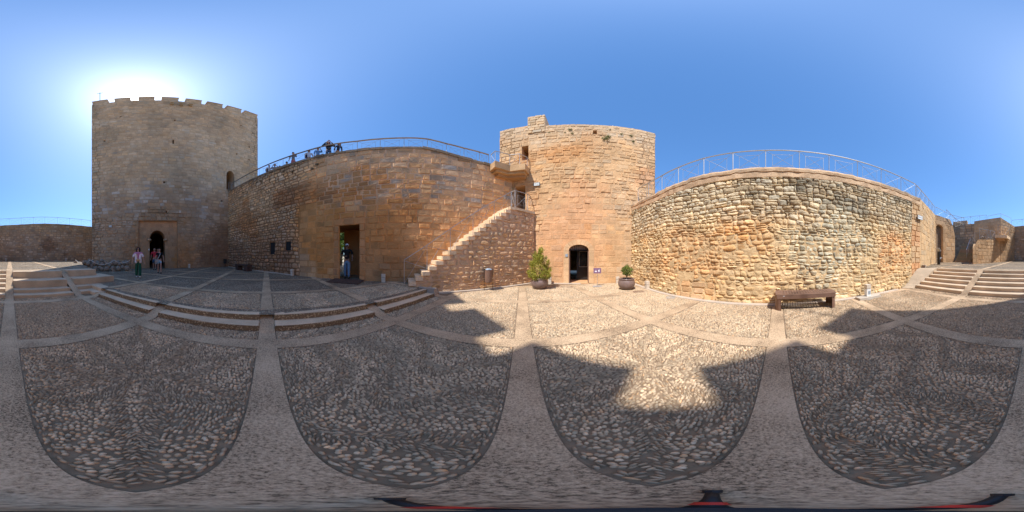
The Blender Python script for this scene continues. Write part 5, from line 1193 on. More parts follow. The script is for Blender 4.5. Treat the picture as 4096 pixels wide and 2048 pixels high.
# ================================================================== BENCHES, BINS, PLANTERS, SIGNS
def bench(loc, rz, L_, label, mat, dp=0.58, h=0.46, lw=0.0):
    t = thing('metal_bench', label, 'bench', loc, rz, None)
    mb = MB(); # perforated top plate: grid of strips round the slots
    nx, ny = 17, 5; x0, x1 = -L_/2+0.2, L_/2-0.2; y0, y1 = -dp/2+0.07, dp/2-0.07; sw, sh = 0.042, 0.042
    px = (x1-x0)/nx; py = (y1-y0)/ny; th = 0.012
    for j in range(ny):
        yc = y0+(j+0.5)*py
        for i in range(nx+1):
            a = x0+(i-0.5)*px+sw if i > 0 else -L_/2+0.03; b = x0+(i+0.5)*px-0.0 if i < nx else L_/2-0.03
            xa = (x0+(i-0.5)*px+sw/2) if i > 0 else -L_/2+0.03; xb = (x0+(i+0.5)*px-sw/2) if i < nx else L_/2-0.03
            mb.box(((xa+xb)/2, yc, h-th/2), (xb-xa, sh, th))
    ys_ = [-dp/2]+[v for j in range(ny) for v in (y0+(j+0.5)*py-sh/2, y0+(j+0.5)*py+sh/2)]+[dp/2]
    for k in range(0, len(ys_), 2): mb.box((0, (ys_[k]+ys_[k+1])/2, h-th/2), (L_-0.06, ys_[k+1]-ys_[k]-0.0005, th))
    for s in (-1, 1): mb.box((0, s*(dp/2+0.003), h-0.06), (L_-0.12, 0.012, 0.115))
    mb.build('seat', mat, t)
    for s in (-1, 1):
        mb = MB(); n = 8; P_ = []
        for k in range(n+1):
            a = math.pi*(k/n)-math.pi/2; P_.append((s*(L_/2-0.16+0.16*math.cos(a)), dp/2*math.sin(a)*1.0))
        P_ = [(s*(L_/2-0.16), -dp/2-0.008)]+[(p[0], p[1]*1.02) for p in P_]+[(s*(L_/2-0.16), dp/2+0.008)]
        Q_ = [(s*(L_/2-0.13)*1.0-(s*0.03), p[1]*0.9) if False else (p[0]-s*0.014, p[1]*0.94) for p in P_]
        V = [(p[0], p[1], z) for p in P_ for z in (0, h+0.002)]; V2 = [(p[0], p[1], z) for p in Q_ for z in (0, h+0.002)]; m_ = len(P_)
        mb.add(V, [[2*i, 2*i+2, 2*i+3, 2*i+1] for i in range(m_-1)]); mb.add(V2, [[2*i, 2*i+1, 2*i+3, 2*i+2] for i in range(m_-1)])
        mb.add([(p[0], p[1], h+0.003) for p in P_], [list(range(m_)) if s > 0 else list(range(m_))[::-1]])
        mb.build('leg', mat, t)
    mb = MB(); mb.box((-L_/2+0.24, -dp/2-0.011, h-0.04), (0.04, 0.004, 0.012)); mb.build('maker_plate', M_WHITE, t)
    return t
bc = np.array(at(3112, 4.27)[:2]); 
pA = np.array(at(3105, 4.25)[:2]); pB = np.array(at(3349, 4.55)[:2]); md = (pA+pB)/2; dv = pB-pA
bench((md[0]+0.285, md[1], 0.012), math.atan2(dv[1], dv[0]), float(np.linalg.norm(dv))+0.05, 'brown steel bench with perforated seat in full sun', M_RUST)
bd = W(-11.0, NW-0.75); t = thing('shaded_bench', 'dark rusty steel bench with block legs in the shade by the curtain wall', 'bench', (*W(-10.75, NW-0.75), H(*W(-10.75, NW-0.75))), P_CW.rotz(0))
mb = MB(); mb.box((0, 0, 0.43), (1.75, 0.45, 0.1)); mb.build('seat', M_CORT, t)
for s in (-1, 1): mb = MB(); mb.box((s*0.66, 0, 0.19), (0.42, 0.43, 0.38)); mb.build('leg', M_CORT, t)
def bin_(loc, rz, label, mat, bag=False, h=0.95):
    t = thing('litter_bin', label, 'litter bin', loc, rz); mb = MB()
    mb.lathe([(0.0, 0.36), (0.15, 0.36), (0.155, 0.38), (0.16, h-0.02), (0.165, h), (0.15, h), (0.145, 0.42), (0, 0.42)], n=20); mb.build('bucket', mat, t)
    for s in (-1, 1): mb = MB(); mb.tube([(s*0.185, 0, 0), (s*0.185, 0, h+0.02)], 0.012, 8); mb.build('post', M_IRON, t)
    mb = MB(); mb.tube([(-0.185, 0, h+0.01), (0.185, 0, h+0.01)], 0.01, 6); mb.build('crossbar', M_IRON, t)
    if bag: mb = MB(); mb.ball((0, 0, h), (0.15, 0.15, 0.06), 8, None, 0.5, 3); mb.build('bag', M_ZINC, t, smooth=True)
    return t
x, y, _ = at(1954, 6.95); bin_((x, y, 0.012), R(10), 'slim brown litter bin with blue grey bag by the staircase wall', M_RUST, True, 0.9)
x, y = W(-14.35, NW-0.55); bin_((x, y, H(x, y)), 0, 'black litter bin in the shaded corner beside the great tower', M_IRON, False, 0.8)
def pot(loc, r, h, label_unused=None, par=None):
    mb = MB(); k = r; mb.lathe([(0, 0), (k*0.55, 0), (k*0.75, h*0.12), (k*0.97, h*0.38), (k*1.0, h*0.6), (k*0.93, h*0.82), (k*0.86, h*0.90), (k*0.9, h*0.92), (k*0.95, h*0.95), (k*0.95, h), (k*0.84, h), (k*0.82, h*0.9), (0, h*0.88)], n=40); mb.build('pot', M_POT, par, smooth=True)
    mb = MB(); mb.lathe([(0, h*0.905), (k*0.81, h*0.9)], n=24); mb.build('soil', M_SOIL, par)
x, y, _ = at(2158, 7.35); t = thing('potted_conifer', 'tall bushy yellow green shrub in a wide brown pot by the staircase corner', 'potted tree', (x, y, 0.012)); pot(None, 0.40, 0.50, par=t)
mb = MB(); N = 9000; P = []
hh = rng.random(N)**1.25; prof = np.interp(hh, [0, 0.10, 0.25, 0.5, 0.72, 0.85, 1], [0.34, 0.58, 0.54, 0.42, 0.24, 0.12, 0.03]); a = rng.random(N)*6.283
lump = 0.35+1.15*fbm(np.cos(a)*1.7+hh*4, np.sin(a)*1.7+hh*3, 77); rr = prof*(0.35+0.65*rng.random(N)**0.4)*lump
keep_ = (fbm(np.cos(a)*3.5+hh*7, np.sin(a)*3.5-hh*9, 78) > 0.40)
P = np.stack([rr*np.cos(a), rr*np.sin(a), 0.42+hh*1.32+rng.normal(0, 0.04, N)], 1)[keep_]
Q = []
for k in range(46):                          # uneven sprays pushing out of the outline
    z = random.uniform(0, 1)**1.3; a1 = random.uniform(0, 6.28); r1 = float(np.interp(z, [0, 0.1, 0.3, 0.6, 0.85, 1], [0.38, 0.50, 0.46, 0.30, 0.15, 0.04])); cc = np.array([r1*math.cos(a1), r1*math.sin(a1), 0.48+z*1.30]); up_ = np.array([math.cos(a1)*0.5, math.sin(a1)*0.5, 0.9])
    Q.append(cc+rng.normal(0, 0.035, (110, 3))+up_*(rng.random((110, 1))**1.4)*random.uniform(0.08, 0.2))
P = np.concatenate([P]+Q); leaves(mb, P, 0.027, (0.16, 0.18, 0.02), (0.58, 0.53, 0.08)); mb.build('crown', M_LEAF, t)
mb = MB(); mb.tube([(0, 0, 0.4), (0.02, 0, 1.1), (0, 0.01, 1.8)], [0.03, 0.02, 0.008], 7)
for k in range(14): a = k*2.4; z = 0.5+k*0.085; l = 0.38*(1-k/16); mb.tube([(0, 0, z), (l*math.cos(a), l*math.sin(a), z+0.12)], [0.012, 0.004], 5)
mb.build('trunk', M_BARK, t)
x, y, _ = at(2506, 7.2); t = thing('potted_bay_tree', 'small round topped tree in a shiny brown pot before the rubble wall', 'potted tree', (x, y, 0.012)); pot(None, 0.38, 0.50, par=t)
mb = MB(); mb.tube([(0, 0, 0.42), (0.01, 0, 0.60)], 0.018, 7)
for a, l in ((0.3, 0.12), (2.3, 0.10), (4.4, 0.11)): mb.tube([(0.01, 0, 0.54), (l*math.cos(a), l*math.sin(a), 0.78)], [0.012, 0.006], 6)
mb.build('trunk', M_BARK, t); mb = MB(); P = rng.normal(0, 1, (1500, 3)); P /= np.linalg.norm(P, axis=1)[:, None]; k_ = 0.5+1.0*fbm(P[:, 0]*2+4, P[:, 1]*2+P[:, 2]*2, 79); P = P*(0.24*k_*(0.3+0.7*rng.random(1500)**0.4))[:, None]+np.array([0.01, 0, 0.84]); leaves(mb, P, 0.03, (0.07, 0.11, 0.015), (0.30, 0.34, 0.06)); mb.build('crown', M_LEAF, t)
# sign stand with cup pictograms, casting its shadow panel on the wall
x, y, _ = at(2389, 7.9); t = thing('sign_stand', 'mauve sign on a thin post showing a steaming cup and a drinking glass', 'sign', (x, y, 0.012), R(90-113+2))
mb = MB(); mb.box((0, 0, 0.01), (0.42, 0.3, 0.02)); mb.build('base', M_GALV, t); mb = MB(); mb.tube([(0, 0, 0.02), (0, 0, 0.70)], 0.010, 8); mb.build('post', M_GALV, t)
mb = MB(); mb.box((0, -0.015, 0.775), (0.37, 0.012, 0.26)); mb.build('panel', M_MAUVE, t)
yy = -0.0235; SG = lambda pts: [(x_*0.72, yy, 0.775+(z_-0.86)*0.72) for x_, z_ in pts]
mb = MB(); mb.add(SG([(-0.17, 0.85), (-0.16, 0.80), (-0.14, 0.775), (-0.06, 0.775), (-0.04, 0.80), (-0.03, 0.85)]), [[0, 1, 2, 3, 4, 5]]); mb.tube(SG([(-0.035, 0.835), (-0.012, 0.825), (-0.035, 0.80)]), 0.005, 5)
mb.tube(SG([(-0.10, 0.87), (-0.112, 0.89), (-0.095, 0.91), (-0.10, 0.94)]), 0.006, 5); mb.build('cup_symbol', M_WHITE, t)
mb = MB(); mb.add(SG([(0.06, 0.91), (0.08, 0.775), (0.14, 0.775), (0.16, 0.91)]), [[0, 1, 2, 3]]); mb.tube(SG([(0.10, 0.91), (0.125, 0.945), (0.165, 0.955)]), 0.005, 5); mb.build('glass_symbol', M_WHITE, t)
# info stand on the upper plaza
x, y, _ = at(3755, 12.6); t = thing('info_stand', 'black pedestal with tilted display plates in the far sunny corner', 'information stand', (x, y, 0.84), R(-20))
mb = MB(); mb.box((0, 0, 0.5), (0.22, 0.12, 1.0)); mb.build('pedestal', M_IRON, t); mb = MB(); mb.box((0.05, -0.05, 1.15), (0.34, 0.04, 0.3), 0, None, R(-35)); mb.build('display', M_GALV, t); mb = MB(); mb.box((0.05, -0.085, 1.14), (0.26, 0.01, 0.2), 0, None, R(-35)); mb.build('screen', M_GLASS, t)
mb = MB(); mb.box((0.06, -0.1, 0.48), (0.36, 0.3, 0.03), 0.2, None, R(-25)); mb.build('shelf', M_GALV, t)
x, y, _ = at(3714, 9.6); mb = MB(); mb.box((0, 0, 0.11), (0.2, 0.18, 0.22), 0.3, (0.42, 0.33, 0.25)); o = mb.build('stone_stub', M_STEP); o.location = (x-0.1, y+0.6, 0.78); tag(o, 'small square stone stub at the top of the six steps', 'stone')

# ================================================================== HEAP OF STONE BALLS, ROPED OFF
def px(cx, cy): return 280+cx*500/2576, 960+cy*170/876
balls = [(290, 560, 45, 0), (357, 573, 42, 0), (435, 542, 44, 0.25), (515, 563, 55, 0), (612, 572, 44, 0.1), (655, 580, 48, 0), (760, 578, 55, 0), (885, 568, 55, 0), (995, 573, 57, 0), (1085, 565, 45, 0.1), (1176, 563, 57, 0),
 (318, 490, 46, 0.25), (388, 502, 50, 0.3), (495, 488, 58, 0.4), (582, 490, 52, 0.4), (662, 505, 50, 0.35), (760, 498, 52, 0.45), (846, 490, 48, 0.45), (940, 478, 60, 0.45), (1020, 505, 38, 0.3), (1108, 480, 58, 0.5), (1185, 478, 42, 0.4), (815, 535, 40, 0.3), (1050, 545, 30, 0.35),
 (345, 455, 38, 0.6), (405, 432, 46, 0.8), (462, 442, 42, 0.8), (655, 432, 44, 0.85), (560, 455, 40, 0.8), (720, 455, 36, 0.85), (880, 440, 40, 0.9), (1150, 445, 36, 0.85), (1000, 450, 36, 0.9)]
first = None
for i, (cx, cy, r, back) in enumerate(balls):
    u, v = px(cx, cy); d = 12.8+back*0.9; x, y, _ = at(u, d); rr_ = r*500/2576/4096*2*math.pi*d; z = EYE+d*math.tan(R(el(v)))
    if back == 0: z = H(x, y)+rr_*0.93
    if first is None or i % 8 == 0:
        mb = MB(); mb.ball((0, 0, 0), 1.0, 12, (0.21, 0.185, 0.155), 0.05, i); mb.C[0] = mb.C[0]*(0.75+0.5*fbm(mb.V[0][:, 0]*3+i, mb.V[0][:, 1]*3+mb.V[0][:, 2]*2, i)[:, None]); o = mb.build('stone_ball', M_ST, smooth=True); first = o
    else: o = first.copy(); COL.objects.link(o)
    o.location = (x, y, z); o.scale = (rr_,)*3; o.rotation_euler = (random.random()*6, random.random()*6, 0)
    tag(o, 'rough grey stone ball in the roped off heap beside the great tower', 'stone ball', 'stone balls heaped beside the great tower')
M_POSTD = M_IRON
posts = [(110, 405, 15.2), (425, 408, 12.7), (908, 408, 12.6), (1245, 405, 12.8)]; tops = []
names = ['rope post behind the stone ball heap, farthest left', 'rope post between the left stone balls', 'rope post in front of the middle stone balls', 'rope post right of the stone balls by the walking woman']
for (cx, cy, d), lb in zip(posts, names):
    u, v = px(cx, cy); x, y, _ = at(u, d); zt_ = EYE+d*math.tan(R(el(v))); zg = H(x, y); t = thing('rope_post', lb, 'post', (x, y, zg)); mb = MB(); mb.tube([(0, 0, 0.1), (0, 0, zt_-zg)], 0.012, 6); mb.build('rod', M_IRON, t); mb = MB(); mb.box((0, 0, 0.07), (0.24, 0.2, 0.14), 0.4, (0.26, 0.22, 0.18)); mb.build('stone_foot', M_ST, t); tops.append(np.array([x, y, zt_-0.02]))
for i, lb in enumerate(['slack white rope at the left of the stone ball heap', 'deep hanging white rope across the stone balls', 'white rope ending beside the walking woman']):
    a, b = tops[i], tops[i+1]; sag = (0.28, 0.36, 0.22)[i]; pts = [a+(b-a)*k-np.array([0, 0, sag*4*k*(1-k)]) for k in np.linspace(0, 1, 15)]
    mb = MB(); c0 = pts[0]; mb.tube([p-c0 for p in pts], 0.018, 6); o = mb.build('rope', M_ROPE, smooth=True); o.location = c0; tag(o, lb, 'rope')

# ================================================================== SMALL TRIPOD UNDER THE VIEWPOINT
t = thing('mini_tripod', 'small black camera tripod with red bands on the paving crossing', 'tripod', (0.0, 0.0, 0.012))
mb = MB(); mb.lathe([(0, 0.045), (0.02, 0.045), (0.022, 0.02), (0.0, 0.015)], (0.017, 0.008, 0), n=16); mb.build('hub', M_BLACK, t)
for u, v, lb in ((1560, 1993, 1), (2850, 1962, 1), (4010, 1976, 1)):
    d = EYE/math.tan(R(-el(v))); x, y, _ = at(u, d); e_ = np.array([x, y, 0.008]); hb = np.array([0.017, 0.008, 0.03]); fn = lambda k: hb*(1-k)+e_*k; mb = MB(); mb.tube([fn(0.08), fn(0.55), fn(0.93)], [0.007, 0.007, 0.008], 8); leg = mb.build('leg', M_BLACK, t, smooth=True)
    mb = MB(); mb.tube([e_*0.88, e_+np.array([0, 0, 0.004])], [0.011, 0.013], 8); mb.build('foot', M_BLACK, leg)
    mb = MB(); ka, kb = (0.24, 0.38) if lb == 1 else (0.46, 0.58); mb.tube([fn(ka), fn(kb)], 0.0088, 8); mb.build('red_band', M_RED, leg)

# ================================================================== OUTSIDE THE GATE: tree, boulders
gx, gy = W(-11, 15); 
mb = MB(); P = []
for k in range(46):
    c = rng.normal(0, 1, 3)*np.array([1.6, 1.6, 1.0]); P.append(c+rng.normal(0, 0.35, (190, 3)))
P = np.concatenate(P)+np.array([0, 0, 3.2]); tx, ty, _ = at(1362, 16.5)
t = thing('outside_tree', 'bright green leafy tree seen through the square doorway', 'tree', (tx, ty, -0.3)); leaves(mb, P, 0.11, (0.10, 0.2, 0.02), (0.30, 0.42, 0.06)); mb.build('crown', M_LEAF, t); mb = MB(); mb.tube([(0, 0, 0), (0.1, 0, 1.2), (-0.1, 0.1, 2.6), (0, 0, 4)], [0.22, 0.16, 0.1, 0.03], 10); mb.build('trunk', M_BARK, t)
bx, by, _ = at(1363, 13.0)
for k in range(9):
    mb = MB(); mb.ball((0, 0, 0), (0.28, 0.25, 0.2), 8, (0.5, 0.4, 0.3), 0.35, k); o = mb.build('boulder', M_ST, smooth=True); o.location = (bx+random.uniform(-1.1, 1.1), by+random.uniform(-0.7, 0.7), -0.12+0.3*(k % 3)); tag(o, 'pale rough boulder heaped outside the square doorway', 'boulder', 'boulders outside the doorway')
mb = MB(); a, b = P_CW.pos((bgate[0]+bgate[1])/2, -2.45)
t = thing('portcullis_grille', 'black iron grille across the top of the outer side of the doorway', 'grille', (float(a), float(b), gate[3]-0.30), P_CW.rotz(0)); wg = bgate[1]-bgate[0]
for k in range(22): mb.tube([(-wg/2+0.05+k*wg/22, 0, -0.18), (-wg/2+0.05+k*wg/22, 0, 0.27)], 0.012, 6)
mb.build('bars', M_IRON, t); mb = MB(); mb.box((0, 0, -0.19), (wg, 0.04, 0.04)); mb.box((0, 0, 0.0), (wg, 0.03, 0.02)); mb.build('rails', M_IRON, t)

# ================================================================== PEOPLE
def skin(nodes, edges, levels=1):
    """nodes: list of (x,y,z,rx,ry); one continuous surface grown round connected bones"""
    me = bpy.data.meshes.new('t'); me.from_pydata([n[:3] for n in nodes], edges, []); o = bpy.data.objects.new('t', me); COL.objects.link(o)
    m = o.modifiers.new('s', 'SKIN'); m.use_smooth_shade = True
    sv = me.skin_vertices[0].data
    for i, n in enumerate(nodes): sv[i].radius = (n[3], n[4] if len(n) > 4 else n[3]); sv[i].use_root = (i == 0)
    ss = o.modifiers.new('u', 'SUBSURF'); ss.levels = levels; ss.render_levels = levels
    bpy.context.view_layer.update(); r = bpy.data.meshes.new_from_object(o.evaluated_get(bpy.context.evaluated_depsgraph_get()))
    V = np.array([v.co[:] for v in r.vertices]); F = [list(p.vertices) for p in r.polygons]
    bpy.data.objects.remove(o); bpy.data.meshes.remove(me); bpy.data.meshes.remove(r); return V, F
SK = {}
def person(label, loc, face, hgt=1.72, arms=None, step=0.1, skinc=(0.42, 0.24, 0.16), shirt=(0.5, 0.1, 0.1), sleeve=0.45, pants=(0.1, 0.1, 0.2), leg=1.0, hair=(0.03, 0.02, 0.015), hairk='short', shoes=(0.05, 0.05, 0.05), wide=1.0, bend=0.0, female=False, wideleg=0.0, extra=None, glasses=False, group=None, cap=None, shirt_len=0.0):
    t = thing('person', label, 'person', loc, -R(face), group); s = hgt/1.72; k = s
    sh = 0.175 if female else 0.2; bx = lambda z: bend*max(0, (z-0.9))*0.9       # forward lean
    def n(x, y, z, r, r2=None): zz = z if bend == 0 or z < 0.9 else 0.9+(z-0.9)*math.cos(bend*0.9); return (x*k, (y+bx(z))*k, zz*k, r*k, (r2 or r)*k)
    A = arms or {}
    dl = {'L': ((-0.26, 0.02, 1.14), (-0.28, 0.10, 0.90)), 'R': ((0.26, 0.02, 1.14), (0.28, 0.10, 0.90))}
    dl.update(A)
    w_ = wide
    N = [n(0, 0, 0.94, .105*w_, .09*w_), n(0, 0, 1.08, .10*w_, .085*w_), n(0, 0.0, 1.26, .115*w_, .09*w_), n(0, 0, 1.38, .10*w_, .075*w_), n(0, 0.0, 1.465, .048), n(0, 0.015, 1.52, .052), n(0, 0.02, 1.585, .072, .085), n(0, 0.015, 1.655, .07, .082), n(0, 0.0, 1.705, .042, .05)]
    E = [(i, i+1) for i in range(8)]
    ends = {}
    for sd_, sg in (('L', -1), ('R', 1)):
        el_, wr = dl[sd_]; i0 = len(N)
        N += [n(sg*sh*w_, 0, 1.385, .055), n(*el_, .038), n(*wr, .025), n(wr[0]+(wr[0]-el_[0])*0.16, wr[1]+(wr[1]-el_[1])*0.16, wr[2]+(wr[2]-el_[2])*0.16, .034, .018), n(wr[0]+(wr[0]-el_[0])*0.32, wr[1]+(wr[1]-el_[1])*0.32, wr[2]+(wr[2]-el_[2])*0.32, .036, .015)]
        E += [(3, i0), (i0, i0+1), (i0+1, i0+2), (i0+2, i0+3), (i0+3, i0+4)]; ends[sd_] = (np.array(N[i0+3][:3]), np.array(N[i0+4][:3]))
    feet = {'L': step, 'R': -step}; legn = {}
    for sd_, sg in (('L', -1), ('R', 1)):
        i0 = len(N); st = feet[sd_]
        N += [n(sg*0.09, 0, 0.88, .085), n(sg*0.095, st*0.45+0.03*(st > 0), 0.49, .055), n(sg*0.095, st, 0.10, .036), n(sg*0.10, st+0.12, 0.035, .03)]
        E += [(0, i0), (i0, i0+1), (i0+1, i0+2), (i0+2, i0+3)]; legn[sd_] = i0
    V, F = skin(N, E, 1); mb = MB(); mb.add(V, F)
    for sd_, sg in (('L', -1), ('R', 1)):                     # five fingers per hand
        a, b = ends[sd_]; d = (b-a)/(np.linalg.norm(b-a)+1e-6); side = np.cross(d, np.array([0, 1.0, 0.2])); side /= np.linalg.norm(side)+1e-6; nr = np.cross(side, d)
        for q, (off, ln) in enumerate(((-0.024, 0.062), (-0.008, 0.072), (0.008, 0.068), (0.024, 0.052))):
            p0 = b+side*off*k+d*0.005; p1 = p0+d*ln*0.5*k; p2 = p1+(d*0.8+nr*0.6*sg*-1)*ln*0.45*k; mb.tube([p0-d*0.01, p1, p2], [0.009*k, 0.0085*k, 0.007*k], 6)
        p0 = a-side*0.02*sg*-1; mb.tube([p0, p0+(side*sg*1+d)*0.028*k, p0+(side*sg*0.6+d*1.4)*0.05*k], [0.011*k, 0.010*k, 0.008*k], 6)
    hz = lambda x, y, z: np.array(n(x, y, z, .1)[:3])
    mb.ball(tuple(hz(0, 0.105, 1.60)), (0.014*k, 0.02*k, 0.022*k), 5)                      # nose
    for sg in (-1, 1): mb.ball(tuple(hz(sg*0.078, 0.01, 1.605)), (0.01*k, 0.02*k, 0.03*k), 5)
    mb.build('body', cloth(skinc, 0.6, 'skin'), t, smooth=True)
    for sg in (-1, 1):
        mb = MB(); mb.ball(tuple(hz(sg*0.03, 0.092, 1.625)), (0.013*k, 0.008*k, 0.008*k), 5); mb.build('eye', M_IRON, t)
    if glasses:
        mb = MB(); mb.box(tuple(hz(0, 0.103, 1.632)), (0.14*k, 0.012*k, 0.010*k))
        for sg in (-1, 1): mb.box(tuple(hz(sg*0.034, 0.104, 1.618)), (0.055*k, 0.012*k, 0.036*k)); mb.box(tuple(hz(sg*0.072, 0.055, 1.63)), (0.008*k, 0.10*k, 0.010*k))
        mb.build('sunglasses', M_IRON, t)
    mb = MB(); mb.ball(tuple(hz(0, 0.096, 1.565)), (0.022*k, 0.008*k, 0.006*k), 5); mb.build('mouth', cloth((0.30, 0.10, 0.09), 0.6, 'lip'), t)
    # shirt
    TN = [n(0, 0, 0.90-shirt_len, .135*w_, .115*w_), n(0, 0, 1.08, .122*w_, .105*w_), n(0, 0, 1.26, .138*w_, .112*w_), n(0, 0, 1.385, .12*w_, .095*w_), n(0, 0, 1.435, .07, .06)]; TE = [(0, 1), (1, 2), (2, 3), (3, 4)]
    for sd_, sg in (('L', -1), ('R', 1)):
        el_, wr = dl[sd_]; i0 = len(TN); S_ = np.array([sg*sh*w_, 0, 1.385]); Ee = np.array(el_); Wr = np.array(wr)
        pts = [S_, S_+(Ee-S_)*min(1, sleeve/0.5)] if sleeve <= 0.5 else [S_, Ee, Ee+(Wr-Ee)*min(0.95, (sleeve-0.5)/0.5)]
        for q, p in enumerate(pts): TN.append(n(*p, (.072 if q == 0 else (.064 if sleeve <= .5 else .055))*(1.0 if not wideleg else 1.05)))
        TE += [(3, i0)]+[(i0+q, i0+q+1) for q in range(len(pts)-1)]
    V, F = skin(TN, TE, 1); mb = MB(); mb.add(V, F); mb.build('shirt', cloth(shirt), t, smooth=True)
    # trousers / shorts
    PN = [n(0, 0, 0.97, .125*w_, .108*w_), n(0, 0, 0.90, .13*w_, .112*w_)]; PE = [(0, 1)]
    for sd_, sg in (('L', -1), ('R', 1)):
        i0 = len(PN); st = feet[sd_]; H_ = np.array([sg*0.09, 0, 0.84]); K_ = np.array([sg*0.095, st*0.45+0.03*(st > 0), 0.49]); An = np.array([sg*0.097, st, 0.08])
        pts = [H_, H_+(K_-H_)*min(1, leg*2)] if leg <= 0.5 else [H_, K_, K_+(An-K_)*min(1, (leg-0.5)*2)]
        rr_ = [.098, .078+wideleg*0.5, .060+wideleg] if leg > 0.5 else [.10, .085+wideleg*0.3]
        for q, p in enumerate(pts): PN.append(n(*p, rr_[q]))
        PE += [(1, i0)]+[(i0+q, i0+q+1) for q in range(len(pts)-1)]
    V, F = skin(PN, PE, 1); mb = MB(); mb.add(V, F); mb.build('trousers' if leg > 0.5 else 'shorts', cloth(pants), t, smooth=True)
    for sd_, sg in (('L', -1), ('R', 1)):
        st = feet[sd_]; mb = MB(); mb.ball((sg*0.10*k, (st+0.055)*k, 0.042*k), (0.048*k, 0.135*k, 0.045*k), 7); mb.build('shoe', cloth(shoes, 0.6, 'leather'), t, smooth=True)
    c = hz(0, 0.0, 1.635); mb = MB()
    if cap is not None:
        mb.ball(tuple(hz(0, 0.0, 1.66)), (0.098*k, 0.112*k, 0.082*k), 8); o = mb.build('cap', cloth(cap), t, smooth=True); mb = MB(); mb.box(tuple(hz(0, 0.13, 1.655)), (0.13*k, 0.11*k, 0.012*k), 0, None, R(-10)); mb.build('brim', cloth((0.03, 0.03, 0.04)), o); mb = MB(); mb.ball(tuple(hz(0, -0.035, 1.60)), (0.088*k, 0.085*k, 0.075*k), 7)
    elif hairk == 'short': mb.ball(tuple(hz(0, -0.022, 1.655)), (0.089*k, 0.102*k, 0.085*k), 8, None, 0.05)
    elif hairk == 'long':
        mb.ball(tuple(hz(0, -0.03, 1.66)), (0.105*k, 0.105*k, 0.09*k), 8, None, 0.08)
        for sg in (-1, 1): mb.ball(tuple(hz(sg*0.088, -0.02, 1.56)), (0.045*k, 0.07*k, 0.125*k), 7, None, 0.12)
        mb.ball(tuple(hz(0, -0.07, 1.54)), (0.10*k, 0.055*k, 0.14*k), 7, None, 0.12)
    elif hairk == 'tied': mb.ball(tuple(hz(0, -0.025, 1.655)), (0.088*k, 0.10*k, 0.083*k), 8); mb.ball(tuple(hz(0, -0.12, 1.60)), (0.035*k, 0.05*k, 0.05*k), 6)
    mb.build('hair', cloth(hair, 0.7, 'hair'), t, smooth=True)
    if extra: extra(t, k, n)
    return t
def strap(t, k, pts, r, mat, name='bag_strap'): mb = MB(); mb.tube([np.array(p)*k for p in pts], r, 6); return mb.build(name, mat, t, smooth=True)
def toward(x, y): return math.degrees(math.atan2(-x, -y))      # bearing from a spot back to the viewpoint
M_TAN = cloth((0.52, 0.32, 0.17), 0.7, 'tan_leather'); M_LIL = cloth((0.78, 0.70, 0.74), 0.9, 'white_linen')
def ex_w1(t, k, n):
    # open white overshirt hanging at both sides with wide sleeves, tan waist bag
    for sg in (-1, 1):
        ON = [(sg*0.125*k, 0.02*k, 0.80*k, .075*k, .115*k), (sg*0.12*k, 0.03*k, 1.05*k, .07*k, .125*k), (sg*0.12*k, 0.02*k, 1.28*k, .075*k, .12*k), (sg*0.15*k, 0, 1.385*k, .075*k, .09*k), (sg*0.245*k, 0.01*k, 1.27*k, .08*k), (sg*0.29*k, 0.015*k, 1.14*k, .082*k)]
        V, F = skin(ON, [(0, 1), (1, 2), (2, 3), (3, 4), (4, 5)], 1); mb = MB(); mb.add(V, F); mb.build('overshirt_side', M_LIL, t, smooth=True)
    mb = MB(); mb.box((0, -0.105*k, 1.1*k), (0.24*k, 0.03*k, 0.62*k)); mb.build('overshirt_back', M_LIL, t)
    strap(t, k, [(0.10, -0.02, 1.46), (0.10, 0.125, 1.34), (0.07, 0.15, 1.15), (-0.02, 0.15, 1.02), (-0.15, 0.10, 0.98)], 0.012, M_TAN); mb = MB(); mb.ball((0.02*k, 0.165*k, 1.0*k), (0.125*k, 0.045*k, 0.06*k), 8); mb.build('waist_bag', M_TAN, t, smooth=True)
x, y, _ = at(553, 9.1); z = H(x, y)
person('walking woman with sunglasses, open white shirt, pink top and green trousers', (x, y, z+0.01), toward(x, y), 1.68, {'L': ((-0.30, -0.03, 1.13), (-0.33, 0.02, 0.90)), 'R': ((0.30, 0.0, 1.13), (0.32, 0.05, 0.90))}, 0.10, (0.46, 0.27, 0.20), (0.52, 0.20, 0.32), 0.35, (0.018, 0.09, 0.055), 1.0, (0.025, 0.016, 0.014), 'long', (0.55, 0.54, 0.5), 1.12, female=True, wideleg=0.035, extra=ex_w1, glasses=True)
def ex_w2(t, k, n):
    strap(t, k, [(-0.07, 0.0, 1.45), (-0.04, 0.12, 1.33), (0.06, 0.13, 1.1), (0.15, 0.08, 0.95)], 0.012, M_WHITE); mb = MB(); mb.box((0.14*k, 0.13*k, 0.88*k), (0.15*k, 0.05*k, 0.13*k)); mb.build('shoulder_bag', cloth((0.45, 0.42, 0.38)), t); mb = MB(); mb.box((0.25*k, 0.05*k, 0.82*k), (0.16*k, 0.02*k, 0.34*k), 0.3); mb.build('folded_jacket', cloth((0.35, 0.33, 0.3)), t)
x, y, _ = at(638, 11.1); z = H(x, y)
person('woman in black top and pale denim shorts carrying a jacket, leaving the arched door', (x, y, z+0.01), toward(x, y), 1.68, {'R': ((0.25, -0.02, 1.14), (0.30, 0.17, 1.12))}, 0.14, (0.46, 0.26, 0.19), (0.012, 0.012, 0.015), 0.28, (0.30, 0.48, 0.62), 0.28, (0.04, 0.022, 0.015), 'tied', (0.03, 0.03, 0.03), 0.98, female=True, extra=ex_w2)
